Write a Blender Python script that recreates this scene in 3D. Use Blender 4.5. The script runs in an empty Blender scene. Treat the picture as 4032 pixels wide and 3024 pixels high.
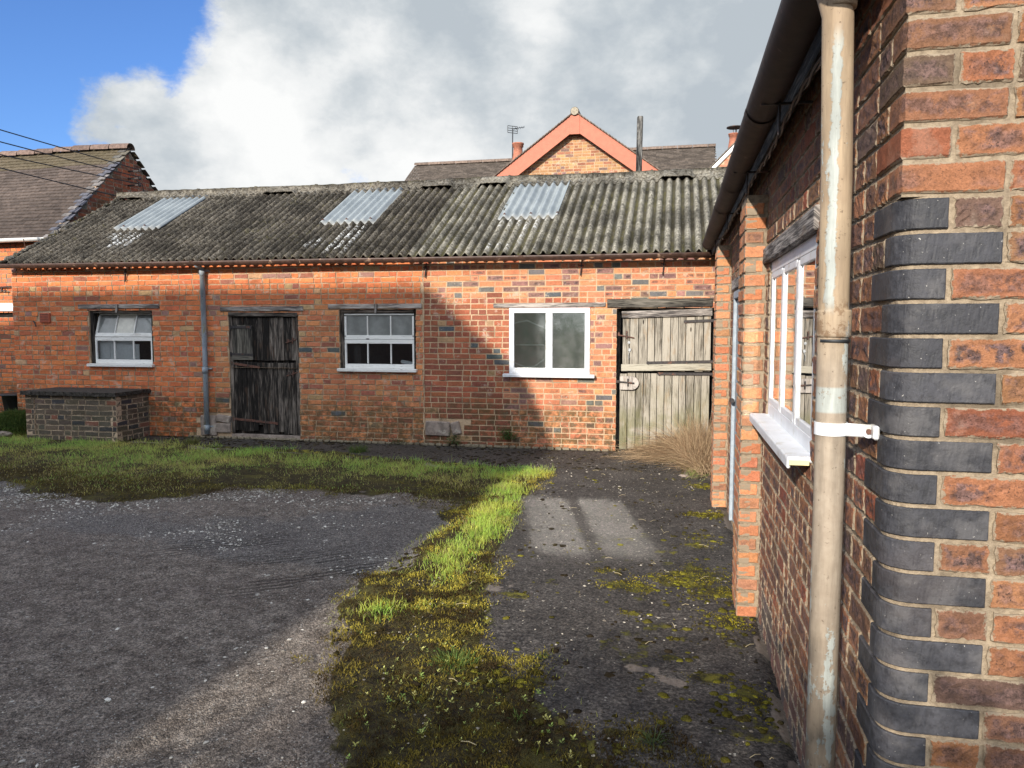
import bpy, bmesh, math, random
import numpy as np
from mathutils import Vector, Matrix
random.seed(7); RS = np.random.RandomState(11)
SC = bpy.context.scene; COL = SC.collection
R = math.radians
A = np.array

# ------------------------------------------------------------------ helpers
def tag(o, label=None, cat=None, group=None, kind=None):
    if label: o['label'] = label
    if cat: o['category'] = cat
    if group: o['group'] = group
    if kind: o['kind'] = kind
    return o

def thing(name, loc, label, cat, group=None):
    o = bpy.data.objects.new(name, None); COL.objects.link(o)
    o.location = loc; o.empty_display_size = .2
    return tag(o, label, cat, group)

def vnoise(x, y, seed=0):
    x = np.asarray(x, float); y = np.asarray(y, float)
    xi = np.floor(x); yi = np.floor(y); xf = x-xi; yf = y-yi
    def h(a, b):
        v = np.sin(a*127.1+b*311.7+seed*74.7)*43758.5453
        return v-np.floor(v)
    u = xf*xf*(3-2*xf); v = yf*yf*(3-2*yf)
    return (h(xi, yi)*(1-u)+h(xi+1, yi)*u)*(1-v)+(h(xi, yi+1)*(1-u)+h(xi+1, yi+1)*u)*v
def fbm(x, y, seed=0, o=4):
    s = 0; a = .5; t = 0
    for i in range(o):
        s = s+a*vnoise(x*2**i+i*17.3, y*2**i-i*9.1, seed+i); t += a; a *= .5
    return s/t
def sstep(a, b, x):
    t = np.clip((x-a)/(b-a), 0, 1); return t*t*(3-2*t)
def sdpoly(x, y, P):
    "signed distance, positive inside"
    P = A(P, float); x = np.asarray(x, float); y = np.asarray(y, float)
    d = np.full(x.shape, 1e9); ins = np.zeros(x.shape, bool)
    for i in range(len(P)):
        ax, ay = P[i]; bx, by = P[(i+1) % len(P)]
        ex, ey = bx-ax, by-ay
        t = np.clip(((x-ax)*ex+(y-ay)*ey)/(ex*ex+ey*ey), 0, 1)
        d = np.minimum(d, np.hypot(x-ax-t*ex, y-ay-t*ey))
        c = ((ay > y) != (by > y)) & (x < ex*(y-ay)/(ey if abs(ey) > 1e-9 else 1e-9)+ax)
        ins ^= c
    return np.where(ins, d, -d)

class Acc:
    def __init__(s): s.V = []; s.F = []; s.n = 0; s.c = []; s.k = []; s.st = []; s.mi = []
    def add(s, V, F, c=(1, 1, 1, 1), k=(0, 0, 0, 0), st=None, mi=0):
        V = np.asarray(V, float).reshape(-1, 3); n = len(V)
        s.V.append(V)
        c = np.asarray(c, float); c = np.broadcast_to(c if c.shape[-1] == 4 else np.concatenate([c, np.ones(c.shape[:-1]+(1,))], -1), (n, 4))
        s.c.append(c); s.k.append(np.broadcast_to(np.asarray(k, float), (n, 4)))
        s.st.append(np.zeros((n, 2)) if st is None else np.broadcast_to(np.asarray(st, float), (n, 2)))
        if isinstance(F, np.ndarray): groups = [F]
        else:
            d = {}
            for f in F: d.setdefault(len(f), []).append(f)
            groups = [A(v) for v in d.values()]
        for g in groups:
            if len(g): s.F.append(g+s.n); s.mi.append(mi)
        s.n += n
    def build(s, name, mats, parent=None, smooth=False):
        me = bpy.data.meshes.new(name)
        V = np.concatenate(s.V)
        if parent is not None:
            V = V-A(parent.location if parent.parent is None else parent['_o'])[None]
            V = V
        nl = sum(g.size for g in s.F); nf = sum(len(g) for g in s.F)
        me.vertices.add(len(V)); me.vertices.foreach_set('co', V.astype(np.float32).ravel())
        me.loops.add(nl); me.loops.foreach_set('vertex_index', np.concatenate([g.ravel() for g in s.F]).astype(np.int32))
        tot = np.concatenate([np.full(len(g), g.shape[1]) for g in s.F]).astype(np.int32)
        me.polygons.add(nf); me.polygons.foreach_set('loop_start', np.concatenate([[0], np.cumsum(tot)[:-1]]).astype(np.int32))
        me.polygons.foreach_set('loop_total', tot)
        me.polygons.foreach_set('material_index', np.concatenate([np.full(len(g), m) for g, m in zip(s.F, s.mi)]).astype(np.int32))
        me.polygons.foreach_set('use_smooth', np.full(nf, smooth))
        a = me.attributes.new('bc', 'FLOAT_COLOR', 'POINT'); a.data.foreach_set('color', np.concatenate(s.c).astype(np.float32).ravel())
        a = me.attributes.new('bk', 'FLOAT_COLOR', 'POINT'); a.data.foreach_set('color', np.concatenate(s.k).astype(np.float32).ravel())
        st = np.concatenate(s.st); st = np.concatenate([st, np.zeros((len(st), 1))], 1)
        a = me.attributes.new('st', 'FLOAT_VECTOR', 'POINT'); a.data.foreach_set('vector', st.astype(np.float32).ravel())
        me.update(calc_edges=True); me.validate()
        for m in (mats if isinstance(mats, (list, tuple)) else [mats]): me.materials.append(m)
        o = bpy.data.objects.new(name, me); COL.objects.link(o)
        if parent is not None:
            o.parent = parent; o['_o'] = list(parent.location if parent.parent is None else parent['_o'])
        return o

def box(acc, c, size, rot=None, bev=.003, col=(1, 1, 1), mi=0, rnd=None, shear=None):
    "bevelled box, c centre, rot = euler tuple; st runs along the longest side"
    bm = bmesh.new(); bmesh.ops.create_cube(bm, size=1)
    for v in bm.verts: v.co = Vector((v.co.x*size[0], v.co.y*size[1], v.co.z*size[2]))
    b = min(bev, min(size)*.3)
    if b > 0: bmesh.ops.bevel(bm, geom=list(bm.edges), offset=b, segments=1, affect='EDGES', clamp_overlap=True)
    bm.verts.index_update()
    L = A([v.co[:] for v in bm.verts]); F = [[v.index for v in f.verts] for f in bm.faces]; bm.free()
    ax = int(np.argmax(size)); o = [i for i in range(3) if i != ax]
    st = np.stack([L[:, o[0]]+L[:, o[1]], L[:, ax]], 1)
    if shear: L[:, 2] += L[:, 0]*shear
    if rot is not None:
        M = A(Matrix.Identity(3)) if False else A((Matrix.Rotation(rot[2], 3, 'Z')@Matrix.Rotation(rot[1], 3, 'Y')@Matrix.Rotation(rot[0], 3, 'X')))
        L = L@M.T
    r = random.random() if rnd is None else rnd
    acc.add(L+A(c), F, col, (r, size[o[0]], size[ax], random.random()), st, mi)

def tube(acc, pts, r, seg=12, col=(1, 1, 1), mi=0, caps=True, arc=(0, 2*math.pi), up=None, th=None):
    pts = A(pts, float); n = len(pts); full = abs(arc[1]-arc[0]-2*math.pi) < 1e-6
    k = seg if full else seg+1
    ang = arc[0]+(arc[1]-arc[0])*np.arange(k)/seg
    rs = np.broadcast_to(np.asarray(r, float), (n,))
    V = []; S = []; t0 = 0
    for i in range(n):
        d = pts[min(i+1, n-1)]-pts[max(i-1, 0)]; d = d/np.linalg.norm(d)
        ref = A((0, 0, 1.)) if abs(d[2]) < .9 else A((0, 1., 0))
        a = np.cross(d, ref); a /= np.linalg.norm(a); b = np.cross(a, d)
        if i: t0 += np.linalg.norm(pts[i]-pts[i-1])
        V.append(pts[i]+rs[i]*(np.cos(ang)[:, None]*a+np.sin(ang)[:, None]*b)); S.append(np.stack([ang*rs[i], np.full(k, t0)], 1))
    V = np.concatenate(V); S = np.concatenate(S); F = []
    for i in range(n-1):
        for j in range(seg):
            j2 = (j+1) % k
            F.append([i*k+j, i*k+j2, (i+1)*k+j2, (i+1)*k+j])
    if caps and full: F.append(list(range(k))[::-1]); F.append([(n-1)*k+j for j in range(k)])
    acc.add(V, F, col, (random.random(), 0, 0, random.random()), S, mi)

def grid(f, us, vs):
    U, W = np.meshgrid(us, vs); V = f(U.ravel(), W.ravel())
    nu, nv = len(us), len(vs); i = (np.arange(nv-1)[:, None]*nu+np.arange(nu-1)[None]).ravel()
    return V, np.stack([i, i+1, i+nu+1, i+nu], 1)

# ------------------------------------------------------------------ node helpers
class NT:
    def __init__(s, name, world=None):
        if world is None:
            s.m = bpy.data.materials.new(name); s.m.use_nodes = True; s.t = s.m.node_tree
        else: s.m = world; s.t = world.node_tree
        s.t.nodes.clear()
    def n(s, typ, _in=None, **kw):
        nd = s.t.nodes.new(typ)
        for k, v in kw.items(): setattr(nd, k, v)
        for k, v in (_in or {}).items():
            sk = nd.inputs[k]
            if isinstance(v, bpy.types.NodeSocket): s.t.links.new(v, sk)
            elif v is not None:
                if sk.type == 'RGBA' and len(v) == 3: v = (*v, 1)
                sk.default_value = v
        return nd
    def attr(s, name): return s.n('ShaderNodeAttribute', attribute_name=name)
    def math(s, op, a, b=None, clamp=False):
        return s.n('ShaderNodeMath', {0: a, 1: b}, operation=op, use_clamp=clamp).outputs[0]
    def vm(s, op, a, b=None, sc=None):
        nd = s.n('ShaderNodeVectorMath', {0: a, 1: b}, operation=op)
        if sc is not None:
            if isinstance(sc, bpy.types.NodeSocket): s.t.links.new(sc, nd.inputs['Scale'])
            else: nd.inputs['Scale'].default_value = sc
        return nd.outputs[1] if op in ('DOT_PRODUCT', 'LENGTH', 'DISTANCE') else nd.outputs[0]
    def noise(s, v, scale, detail=4, rough=.55, dist=0, dim='3D'):
        return s.n('ShaderNodeTexNoise', {'Vector': v, 'Scale': scale, 'Detail': detail, 'Roughness': rough, 'Distortion': dist}, noise_dimensions=dim).outputs[0]
    def vor(s, v, scale, feat='F1', out=0, rnd=1):
        return s.n('ShaderNodeTexVoronoi', {'Vector': v, 'Scale': scale, 'Randomness': rnd}, feature=feat).outputs[out]
    def ramp(s, v, *st, mode='LINEAR'):
        nd = s.n('ShaderNodeValToRGB', {0: v}); e = nd.color_ramp.elements; nd.color_ramp.interpolation = mode
        for i, (p, c) in enumerate(st):
            if i < 2: e[i].position = p
            else: e.new(p)
            c = (c, c, c) if isinstance(c, (int, float)) else c
            e[i].color = (*c[:3], 1)
        return nd.outputs[0]
    def rng(s, v, a, b, c=0., d=1.):
        return s.n('ShaderNodeMapRange', {0: v, 1: a, 2: b, 3: c, 4: d}, interpolation_type='SMOOTHSTEP').outputs[0]
    def mix(s, f, a, b, mode='MIX'):
        nd = s.n('ShaderNodeMix', data_type='RGBA', blend_type=mode, clamp_factor=True)
        for k, v in ((0, f), (6, a), (7, b)):
            sk = nd.inputs[k]
            if isinstance(v, bpy.types.NodeSocket): s.t.links.new(v, sk)
            else: sk.default_value = v if not isinstance(v, tuple) else (*v[:3], 1)
        return nd.outputs[2]
    def mul(s, a, v): # colour * scalar socket
        return s.vm('SCALE', a, sc=v)
    def bump(s, h, strength=.5, dist=.01, nrm=None):
        return s.n('ShaderNodeBump', {'Height': h, 'Strength': strength, 'Distance': dist, 'Normal': nrm}).outputs[0]
    def pos(s): return s.n('ShaderNodeNewGeometry').outputs['Position']
    def sep(s, v): return s.n('ShaderNodeSeparateXYZ', {0: v}).outputs
    def comb(s, x, y, z): return s.n('ShaderNodeCombineXYZ', {0: x, 1: y, 2: z}).outputs[0]
    def out(s, col, rough=.85, nrm=None, spec=.3, metal=0., **kw):
        b = s.n('ShaderNodeBsdfPrincipled', {'Base Color': col, 'Roughness': rough, 'Normal': nrm, 'Specular IOR Level': spec, 'Metallic': metal, **kw})
        s.n('ShaderNodeOutputMaterial', {0: b.outputs[0]}); return s.m
    def surf(s, sh): s.n('ShaderNodeOutputMaterial', {0: sh}); return s.m

def mat_brick(name, fine=1., dirt=.6, bstr=.5, white=.0, basez=None, edge=1., mort=(.50, .37, .26)):
    t = NT(name); c = t.attr('bc').outputs['Color']; k = t.sep(t.attr('bk').outputs['Vector']); alpha = t.attr('bk').outputs['Alpha']
    st = t.attr('st').outputs['Vector']; P = t.pos()
    s_ = t.sep(st)
    # distance to the brick's own edge in metres
    du = t.math('MINIMUM', s_[0], t.math('SUBTRACT', k[0], s_[0])); dv = t.math('MINIMUM', s_[1], t.math('SUBTRACT', k[1], s_[1]))
    d = t.math('MINIMUM', du, dv)
    n1 = t.noise(P, 38*fine, 6, .7); n2 = t.noise(P, 9, 3); n3 = t.noise(P, 150*fine, 3, .6)
    dd = t.math('ADD', d, t.math('MULTIPLY', t.math('SUBTRACT', n1, .5), .03))
    core = t.rng(dd, .008, .020)
    core = t.math('MULTIPLY', t.math('MULTIPLY', core, k[2]), t.rng(t.noise(P, 16*fine, 5, .7), .38, .52), True)
    kiss = t.mix(t.rng(n1, .35, .65), (.045, .034, .036), (.17, .105, .10))
    col = t.mix(t.math('MULTIPLY', core, t.rng(n2, .3, .55)), c, kiss)
    col = t.mul(col, t.rng(n1, .2, .8, .72, 1.22)); col = t.mul(col, t.rng(n3, .25, .75, .8, 1.15))
    pits = t.math('MULTIPLY', t.rng(n3, .36, .3), t.rng(n1, .45, .6))
    col = t.mix(t.math('MULTIPLY', pits, .7), col, (.03, .018, .015))
    fl = t.math('MULTIPLY', core, t.rng(t.noise(P, 95*fine, 4, .7), .56, .60)); col = t.mix(t.math('MULTIPLY', fl, .85), col, (.022, .016, .016))
    sm = t.math('ADD', d, t.math('MULTIPLY', t.math('SUBTRACT', t.noise(P, 55*fine, 5, .75), .55), .022*edge)); col = t.mix(t.rng(sm, .0035, .0005), col, mort)
    gr = t.rng(t.noise(P, 2.3, 5, .65), .5, .75)
    col = t.mix(t.math('MULTIPLY', gr, dirt), col, t.mix(.5, t.mul(col, .55), (.10, .075, .055)))
    if white > 0:
        w = t.math('MULTIPLY', t.rng(t.noise(P, 7, 7, .7), .57, .66), white)
        col = t.mix(w, col, (.55, .47, .38))
    if basez is not None:   # damp, mossy foot of the wall
        z = t.sep(P)[2]
        b = t.rng(t.math('ADD', z, t.math('MULTIPLY', t.noise(P, 1.7, 5, .6), -.55)), basez, basez-.32)
        b = t.math('MULTIPLY', b, t.rng(t.noise(P, 14, 5, .7), .35, .6))
        col = t.mix(t.math('MULTIPLY', b, .8), col, t.mix(t.noise(P, 5, 2), (.045, .032, .022), (.09, .08, .03)))
    h = t.math('ADD', t.math('MULTIPLY', n1, .8), t.math('MULTIPLY', n3, .35))
    return t.out(col, .88, t.bump(h, bstr, .006), .25)

def mat_mortar(name, a, b, dark=(.05, .04, .03), dk=.5, white=0):
    t = NT(name); P = t.pos(); n = t.noise(P, 60, 5, .7); n2 = t.noise(P, 3.1, 5, .6)
    col = t.mix(t.rng(n, .3, .7), a, b); col = t.mix(t.math('MULTIPLY', t.rng(n2, .5, .68), dk), col, dark)
    if white:
        z = t.sep(P)[2]; col = t.mix(t.math('MULTIPLY', t.rng(z, .30, .2), t.math('MULTIPLY', t.rng(t.sep(P)[1], 4.35, 4.2), t.rng(n2, .4, .5))), col, (.6, .6, .58))
    return t.out(col, .95, t.bump(n, .8, .008), .1)

def mat_wood(name, dark, light, warm=(.22, .13, .06), bias=.5, green=0., sc=1.):
    t = NT(name); st = t.sep(t.attr('st').outputs['Vector']); k = t.sep(t.attr('bk').outputs['Vector'])
    v = t.comb(t.math('MULTIPLY', st[0], 42*sc), t.math('MULTIPLY', st[1], 2.6*sc), t.math('MULTIPLY', k[0], 37.))
    v2 = t.comb(t.math('MULTIPLY', st[0], 9), t.math('MULTIPLY', st[1], 1.7), t.math('MULTIPLY', k[0], 53.))
    g = t.noise(v, 1, 5, .65, 1.6); big = t.noise(v2, 1, 4, .6, .6)
    wv = t.comb(t.math('MULTIPLY', st[0], 130*sc), t.math('MULTIPLY', st[1], 5*sc), t.math('MULTIPLY', k[0], 11.)); gf = t.noise(wv, 1, 3, .6, .8)
    f = t.math('ADD', t.math('MULTIPLY', g, .55), t.math('MULTIPLY', big, .55)); f = t.math('ADD', f, t.math('MULTIPLY', k[0], .16))
    f = t.math('ADD', f, t.math('MULTIPLY', t.math('SUBTRACT', gf, .5), .5))
    col = t.mix(t.rng(f, bias-.13, bias+.22), dark, light)
    col = t.mix(t.math('MULTIPLY', t.rng(t.noise(v2, 1.6, 3), .58, .7), .5), col, warm)
    kn = t.vor(t.comb(t.math('MULTIPLY', st[0], 9), t.math('MULTIPLY', st[1], 2.4), t.math('MULTIPLY', k[0], 91.)), 1)
    col = t.mix(t.rng(kn, .10, .05), col, (.02, .014, .01))
    if green:
        P = t.pos(); z = t.sep(P)[2]
        col = t.mix(t.math('MULTIPLY', t.math('MULTIPLY', t.rng(z, 1.05, .25), t.rng(t.noise(P, 4, 4), .35, .6)), green), col, (.13, .13, .045))
    crack = t.rng(gf, .36, .30); col = t.mix(t.math('MULTIPLY', crack, .6), col, (.012, .01, .008))
    h = t.math('ADD', g, t.math('MULTIPLY', gf, .8))
    return t.out(col, .85, t.bump(h, .7, .004), .2)

def mat_plain(name, col, rough=.6, var=.15, bump=.1, scale=20, metal=0., spec=.4, spots=None, sp=(.6, .7), sps=12, dist=.003):
    t = NT(name); P = t.pos(); n = t.noise(P, scale, 5, .6)
    c = t.mix(t.rng(n, .3, .7), tuple(x*(1-var) for x in col), tuple(min(1, x*(1+var)) for x in col))
    if spots: c = t.mix(t.rng(t.noise(P, sps, 6, .68), *sp), c, spots)
    return t.out(c, rough, t.bump(n, bump, dist) if bump else None, spec, metal)

def mat_attr(name, rough=.8, nscale=60, var=.3, bump=.3, transl=0., spec=.25, sheen=0):
    t = NT(name); c = t.attr('bc').outputs['Color']; P = t.pos()
    c = t.mul(c, t.rng(t.noise(P, nscale, 4, .6), .25, .75, 1-var, 1+var))
    b = t.n('ShaderNodeBsdfPrincipled', {'Base Color': c, 'Roughness': rough, 'Specular IOR Level': spec,
            'Normal': t.bump(t.noise(P, nscale*2, 3), bump, .004) if bump else None})
    if transl:
        tr = t.n('ShaderNodeBsdfTranslucent', {'Color': t.mul(c, 1.15)})
        return t.surf(t.n('ShaderNodeMixShader', {0: transl, 1: b.outputs[0], 2: tr.outputs[0]}).outputs[0])
    return t.surf(b.outputs[0])

def mat_glass(name, tint, dust=.05, dustc=(.4, .42, .4), refl=1., rough=.0, pattern=0, base=.0):
    t = NT(name); P = t.pos()
    fr = t.n('ShaderNodeFresnel', {'IOR': 1.52}).outputs[0]
    fr = t.math('ADD', t.math('MULTIPLY', fr, refl), base, True)
    tr = t.n('ShaderNodeBsdfTransparent', {'Color': tint}); gl = t.n('ShaderNodeBsdfGlossy', {'Color': (1, 1, 1), 'Roughness': rough})
    df = t.n('ShaderNodeBsdfDiffuse', {'Color': dustc})
    n = t.noise(P, 6, 6, .65); d = t.math('MULTIPLY', t.rng(n, .3, .75, .8, 1.25), dust)
    if pattern: d = t.math('ADD', d, t.math('MULTIPLY', t.rng(t.vor(P, 90), .25, .05), pattern), True)
    a = t.n('ShaderNodeMixShader', {0: d, 1: tr.outputs[0], 2: df.outputs[0]})
    return t.surf(t.n('ShaderNodeMixShader', {0: fr, 1: a.outputs[0], 2: gl.outputs[0]}).outputs[0])

M = {}
M['brick'] = mat_brick('old_brick', 1, .45, .8, .5, .50, .55, (.46, .33, .22))
M['brick_near'] = mat_brick('near_brick', 1.7, .35, 1., .10, None, 1., (.29, .23, .165))
M['mortar'] = mat_mortar('lime_mortar', (.42, .29, .185), (.58, .43, .29), dk=.6)
M['mortar_near'] = mat_mortar('near_mortar', (.22, .17, .12), (.37, .295, .21), dk=.6, white=1)
M['mortar_dark'] = mat_mortar('dark_mortar', (.15, .125, .09), (.27, .23, .165), dk=.5)
M['wood_dark'] = mat_wood('black_timber', (.012, .010, .009), (.28, .235, .20), (.10, .06, .04), .70)
M['wood_grey'] = mat_wood('grey_timber', (.09, .078, .062), (.38, .345, .29), (.30, .21, .13), .54, .6)
M['wood_pale'] = mat_wood('pale_timber', (.12, .11, .09), (.42, .39, .32), (.30, .22, .13), .52, .4)
M['wood_lintel'] = mat_wood('lintel_timber', (.04, .035, .035), (.48, .43, .39), (.20, .14, .09), .56)
M['wood_char'] = mat_wood('tarred_timber', (.016, .015, .014), (.20, .18, .15), (.06, .05, .04), .62)
M['wood_white'] = mat_wood('flaked_white_timber', (.35, .31, .27), (.78, .77, .74), (.40, .36, .32), .38)
M['upvc'] = mat_plain('white_plastic', (.70, .715, .74), .4, .06, 0, 9, spots=(.50, .48, .43), sp=(.52, .70), sps=11)
M['post'] = mat_wood('charred_post', (.010, .010, .010), (.42, .40, .37), (.03, .03, .03), .70)
M['iron'] = mat_plain('dark_iron', (.035, .03, .03), .65, .4, .4, 40, spots=(.12, .05, .03), sp=(.55, .65))
M['rust'] = mat_plain('rusty_iron', (.11, .05, .035), .8, .4, .4, 40, spots=(.05, .035, .03), sp=(.5, .6))
M['gutter'] = mat_plain('brown_gutter', (.065, .035, .026), .5, .35, .2, 14, spots=(.26, .17, .12), sp=(.60, .66), sps=9)
M['gutter_near'] = mat_plain('brown_gutter_near', (.026, .015, .012), .7, .35, .2, 14, spots=(.07, .045, .04), sp=(.62, .7), sps=9)
M['gutter_white'] = mat_plain('white_gutter', (.75, .75, .73), .4, .06, 0)
M['red_paint'] = mat_plain('red_oxide_paint', (.42, .125, .07), .6, .08, .1, 8, spots=(.33, .10, .055), sp=(.62, .72), sps=5)
M['terracotta'] = mat_plain('terracotta', (.34, .13, .08), .8, .3, .3, 12)
M['stone'] = mat_plain('grey_stone', (.25, .20, .17), .9, .35, .8, 14, spots=(.38, .33, .28), sp=(.55, .62), sps=6)
M['slab'] = mat_plain('slab_concrete', (.045, .038, .032), .95, .5, 1., 60, spots=(.34, .32, .28), sp=(.66, .70), sps=70, dist=.012)
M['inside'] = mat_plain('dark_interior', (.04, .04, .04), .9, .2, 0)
M['inwhite'] = mat_plain('white_board', (.84, .86, .88), .7, .06, 0)
M['air_brick'] = mat_plain('air_brick_clay', (.42, .11, .06), .85, .15, .2, 30)
M['black'] = mat_plain('black_rubber', (.018, .018, .02), .5, .3, 0)
M['cable'] = mat_plain('cable_sheath', (.03, .032, .035), .5, .3, 0)
M['steel'] = mat_plain('dull_steel', (.30, .31, .32), .5, .2, .1, 30, metal=.6)
M['leaf'] = mat_attr('leaf', .55, 30, .25, .1, .35, .35)
M['grass'] = mat_attr('grass_blade', .6, 12, .2, 0, .45, .25)
M['straw'] = mat_attr('straw', .8, 12, .2, 0, .15, .15)
M['moss'] = mat_attr('moss_cushion', .95, 160, .55, 1., 0, .05)
M['pebble'] = mat_attr('pebble', .8, 90, .3, .4)
M['tile'] = mat_attr('roof_tile', .85, 18, .35, .5)
M['bark'] = mat_plain('bark', (.09, .065, .045), .9, .3, .8, 30)

def mat_peel():
    t = NT('peeling_pipe_paint'); P = t.pos()
    v = t.vm('MULTIPLY', P, (14., 14., 2.2)); n = t.noise(v, 1, 7, .62); n2 = t.noise(P, 26, 5, .7)
    x = t.sep(P)
    # a long flaked streak down the left front of the pipe, above the collar
    sx = t.math('ABSOLUTE', t.math('SUBTRACT', t.math('ADD', x[0], t.math('MULTIPLY', t.math('SUBTRACT', n2, .5), .03)), .3715))
    streak = t.math('MULTIPLY', t.rng(sx, .0125, .0085), t.rng(x[2], 1.67, 1.72))
    streak = t.math('MULTIPLY', streak, t.rng(x[2], 2.38, 2.3))
    streak = t.math('MULTIPLY', streak, t.rng(t.noise(t.vm('MULTIPLY', P, (60., 60., 7.)), 1, 4, .6), .3, .36))
    fl = t.rng(t.math('ADD', t.math('MULTIPLY', n, .7), t.math('MULTIPLY', n2, .3)), .585, .60)
    band = t.math('MULTIPLY', t.rng(t.math('ABSOLUTE', t.math('SUBTRACT', x[2], 1.465)), .035, .028), t.rng(n2, .36, .42))
    base = t.mix(t.rng(t.noise(P, 7, 4), .3, .7), (.33, .245, .165), (.40, .305, .205))
    base = t.mix(t.math('MULTIPLY', t.rng(x[2], 1.7, 1.5), .75), base, t.mix(t.rng(n2, .3, .7), (.27, .225, .18), (.34, .29, .235)))
    col = t.mix(t.math('MAXIMUM', t.math('MAXIMUM', fl, streak), band), base, t.mix(n2, (.31, .33, .31), (.45, .47, .44)))
    col = t.mul(col, t.rng(t.noise(t.vm('MULTIPLY', P, (30., 30., 3.)), 1, 5, .7), .35, .65, .78, 1.12)); col = t.mix(t.math('MULTIPLY', t.math('MULTIPLY', t.rng(t.math('ABSOLUTE', t.math('SUBTRACT', x[2], 1.66)), .07, .03), t.rng(n2, .5, .6)), .7), col, (.16, .09, .045))
    col = t.mix(t.math('MULTIPLY', t.rng(t.noise(P, 70, 4, .7), .62, .68), .6), col, (.08, .05, .03))
    return t.out(col, .62, t.bump(t.math('MAXIMUM', fl, streak), .6, .0015), .25)
M['peel'] = mat_peel()
def mat_lead():
    t = NT('weathered_grey_pipe'); P = t.pos(); n = t.noise(t.vm('MULTIPLY', P, (16., 16., 4.)), 1, 6, .65); n2 = t.noise(P, 50, 4)
    col = t.mix(t.rng(n, .35, .6), (.21, .25, .29), (.30, .34, .38)); col = t.mix(t.rng(n, .56, .62), col, (.27, .25, .18))
    col = t.mix(t.rng(n2, .62, .7), col, (.12, .08, .05)); return t.out(col, .6, t.bump(n2, .3, .002), .3)
M['lead'] = mat_lead()

def mat_corr():
    t = NT('lichened_fibre_cement'); P = t.pos(); bk = t.sep(t.attr('bk').outputs['Vector'])   # x crest height 0..1, y newness, z white patch
    n = t.noise(P, 26, 7, .72); n2 = t.noise(P, 5, 4, .6); n3 = t.noise(P, 75, 4, .7); n4 = t.noise(P, 1.1, 3)
    base = t.mix(t.rng(n, .36, .64), (.028, .022, .016), (.145, .128, .102))
    newb = t.mix(t.rng(n, .34, .62), (.070, .062, .046), (.30, .28, .23))
    col = t.mix(bk[1], base, newb)
    col = t.mix(t.math('MULTIPLY', t.rng(n3, .60, .66), t.rng(n2, .42, .6)), col, (.42, .40, .37))
    dark = t.math('MULTIPLY', t.rng(n3, .45, .36), t.rng(n2, .35, .55)); col = t.mix(t.math('MULTIPLY', dark, .8), col, (.018, .015, .012))
    mossf = t.math('MULTIPLY', t.rng(bk[0], .5, .1), t.rng(t.math('ADD', n, t.math('MULTIPLY', bk[1], .05)), .49, .57))
    mossf = t.math('MAXIMUM', mossf, t.math('MULTIPLY', t.rng(n2, .6, .7), t.rng(n3, .5, .58)))
    col = t.mix(t.math('MULTIPLY', mossf, .8), col, t.mix(t.rng(n4, .35, .65), (.055, .042, .014), (.14, .125, .024)))
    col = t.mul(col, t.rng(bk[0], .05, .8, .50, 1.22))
    col = t.mul(col, t.rng(t.noise(P, 1.9, 5, .7), .38, .60, .55, 1.3)); col = t.mix(t.rng(t.noise(P, 48, 4, .65), .665, .70), col, (.50, .48, .42))
    w = t.math('MULTIPLY', bk[2], t.rng(t.noise(P, 22, 5, .7), .50, .56)); col = t.mix(w, col, (.66, .66, .64))
    h = t.math('ADD', n, t.math('MULTIPLY', n3, .5))
    return t.out(col, .92, t.bump(h, 1., .02), .15)
M['corr'] = mat_corr()
def mat_grp():
    t = NT('translucent_sheet'); P = t.pos(); n = t.noise(P, 3, 5, .6); z = t.sep(P)[2]
    col = t.mix(t.rng(n, .3, .7), (.36, .40, .42), (.50, .54, .55)); col = t.mix(t.math('MULTIPLY', t.rng(z, 3.32, 3.16), .35), col, (.50, .42, .36))
    col = t.mix(t.math('MULTIPLY', t.rng(t.noise(P, 40, 4, .7), .62, .7), .5), col, (.25, .24, .2))
    b = t.n('ShaderNodeBsdfPrincipled', {'Base Color': col, 'Roughness': .45}); tr = t.n('ShaderNodeBsdfTranslucent', {'Color': col})
    return t.surf(t.n('ShaderNodeMixShader', {0: .35, 1: b.outputs[0], 2: tr.outputs[0]}).outputs[0])
M['grp'] = mat_grp()

M['pane_dusty'] = mat_glass('dusty_pane', (.55, .58, .55), .8, (.25, .26, .25), 1.)
M['pane_warm'] = mat_glass('whitewashed_pane', (.6, .6, .55), .9, (.55, .53, .46), 1.)
M['pane_clear'] = mat_glass('old_clear_pane', (.85, .88, .88), .03, (.3, .3, .3), 1.3)
M['pane_modern'] = mat_glass('modern_pane', (.55, .66, .62), .20, (.24, .29, .27), 1.6, .06, .16, .60)
M['pane_near'] = mat_glass('near_pane', (.62, .68, .66), .02, (.2, .2, .2), 1.8, .0)

# ------------------------------------------------------------------ brickwork
def fmap(O, U, N):
    O, U, N = A(O, float), A(U, float), A(N, float)
    return lambda u, z, n: O+np.multiply.outer(u, U)+np.multiply.outer(z, A((0, 0, 1.)))+np.multiply.outer(n, N)

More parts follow.
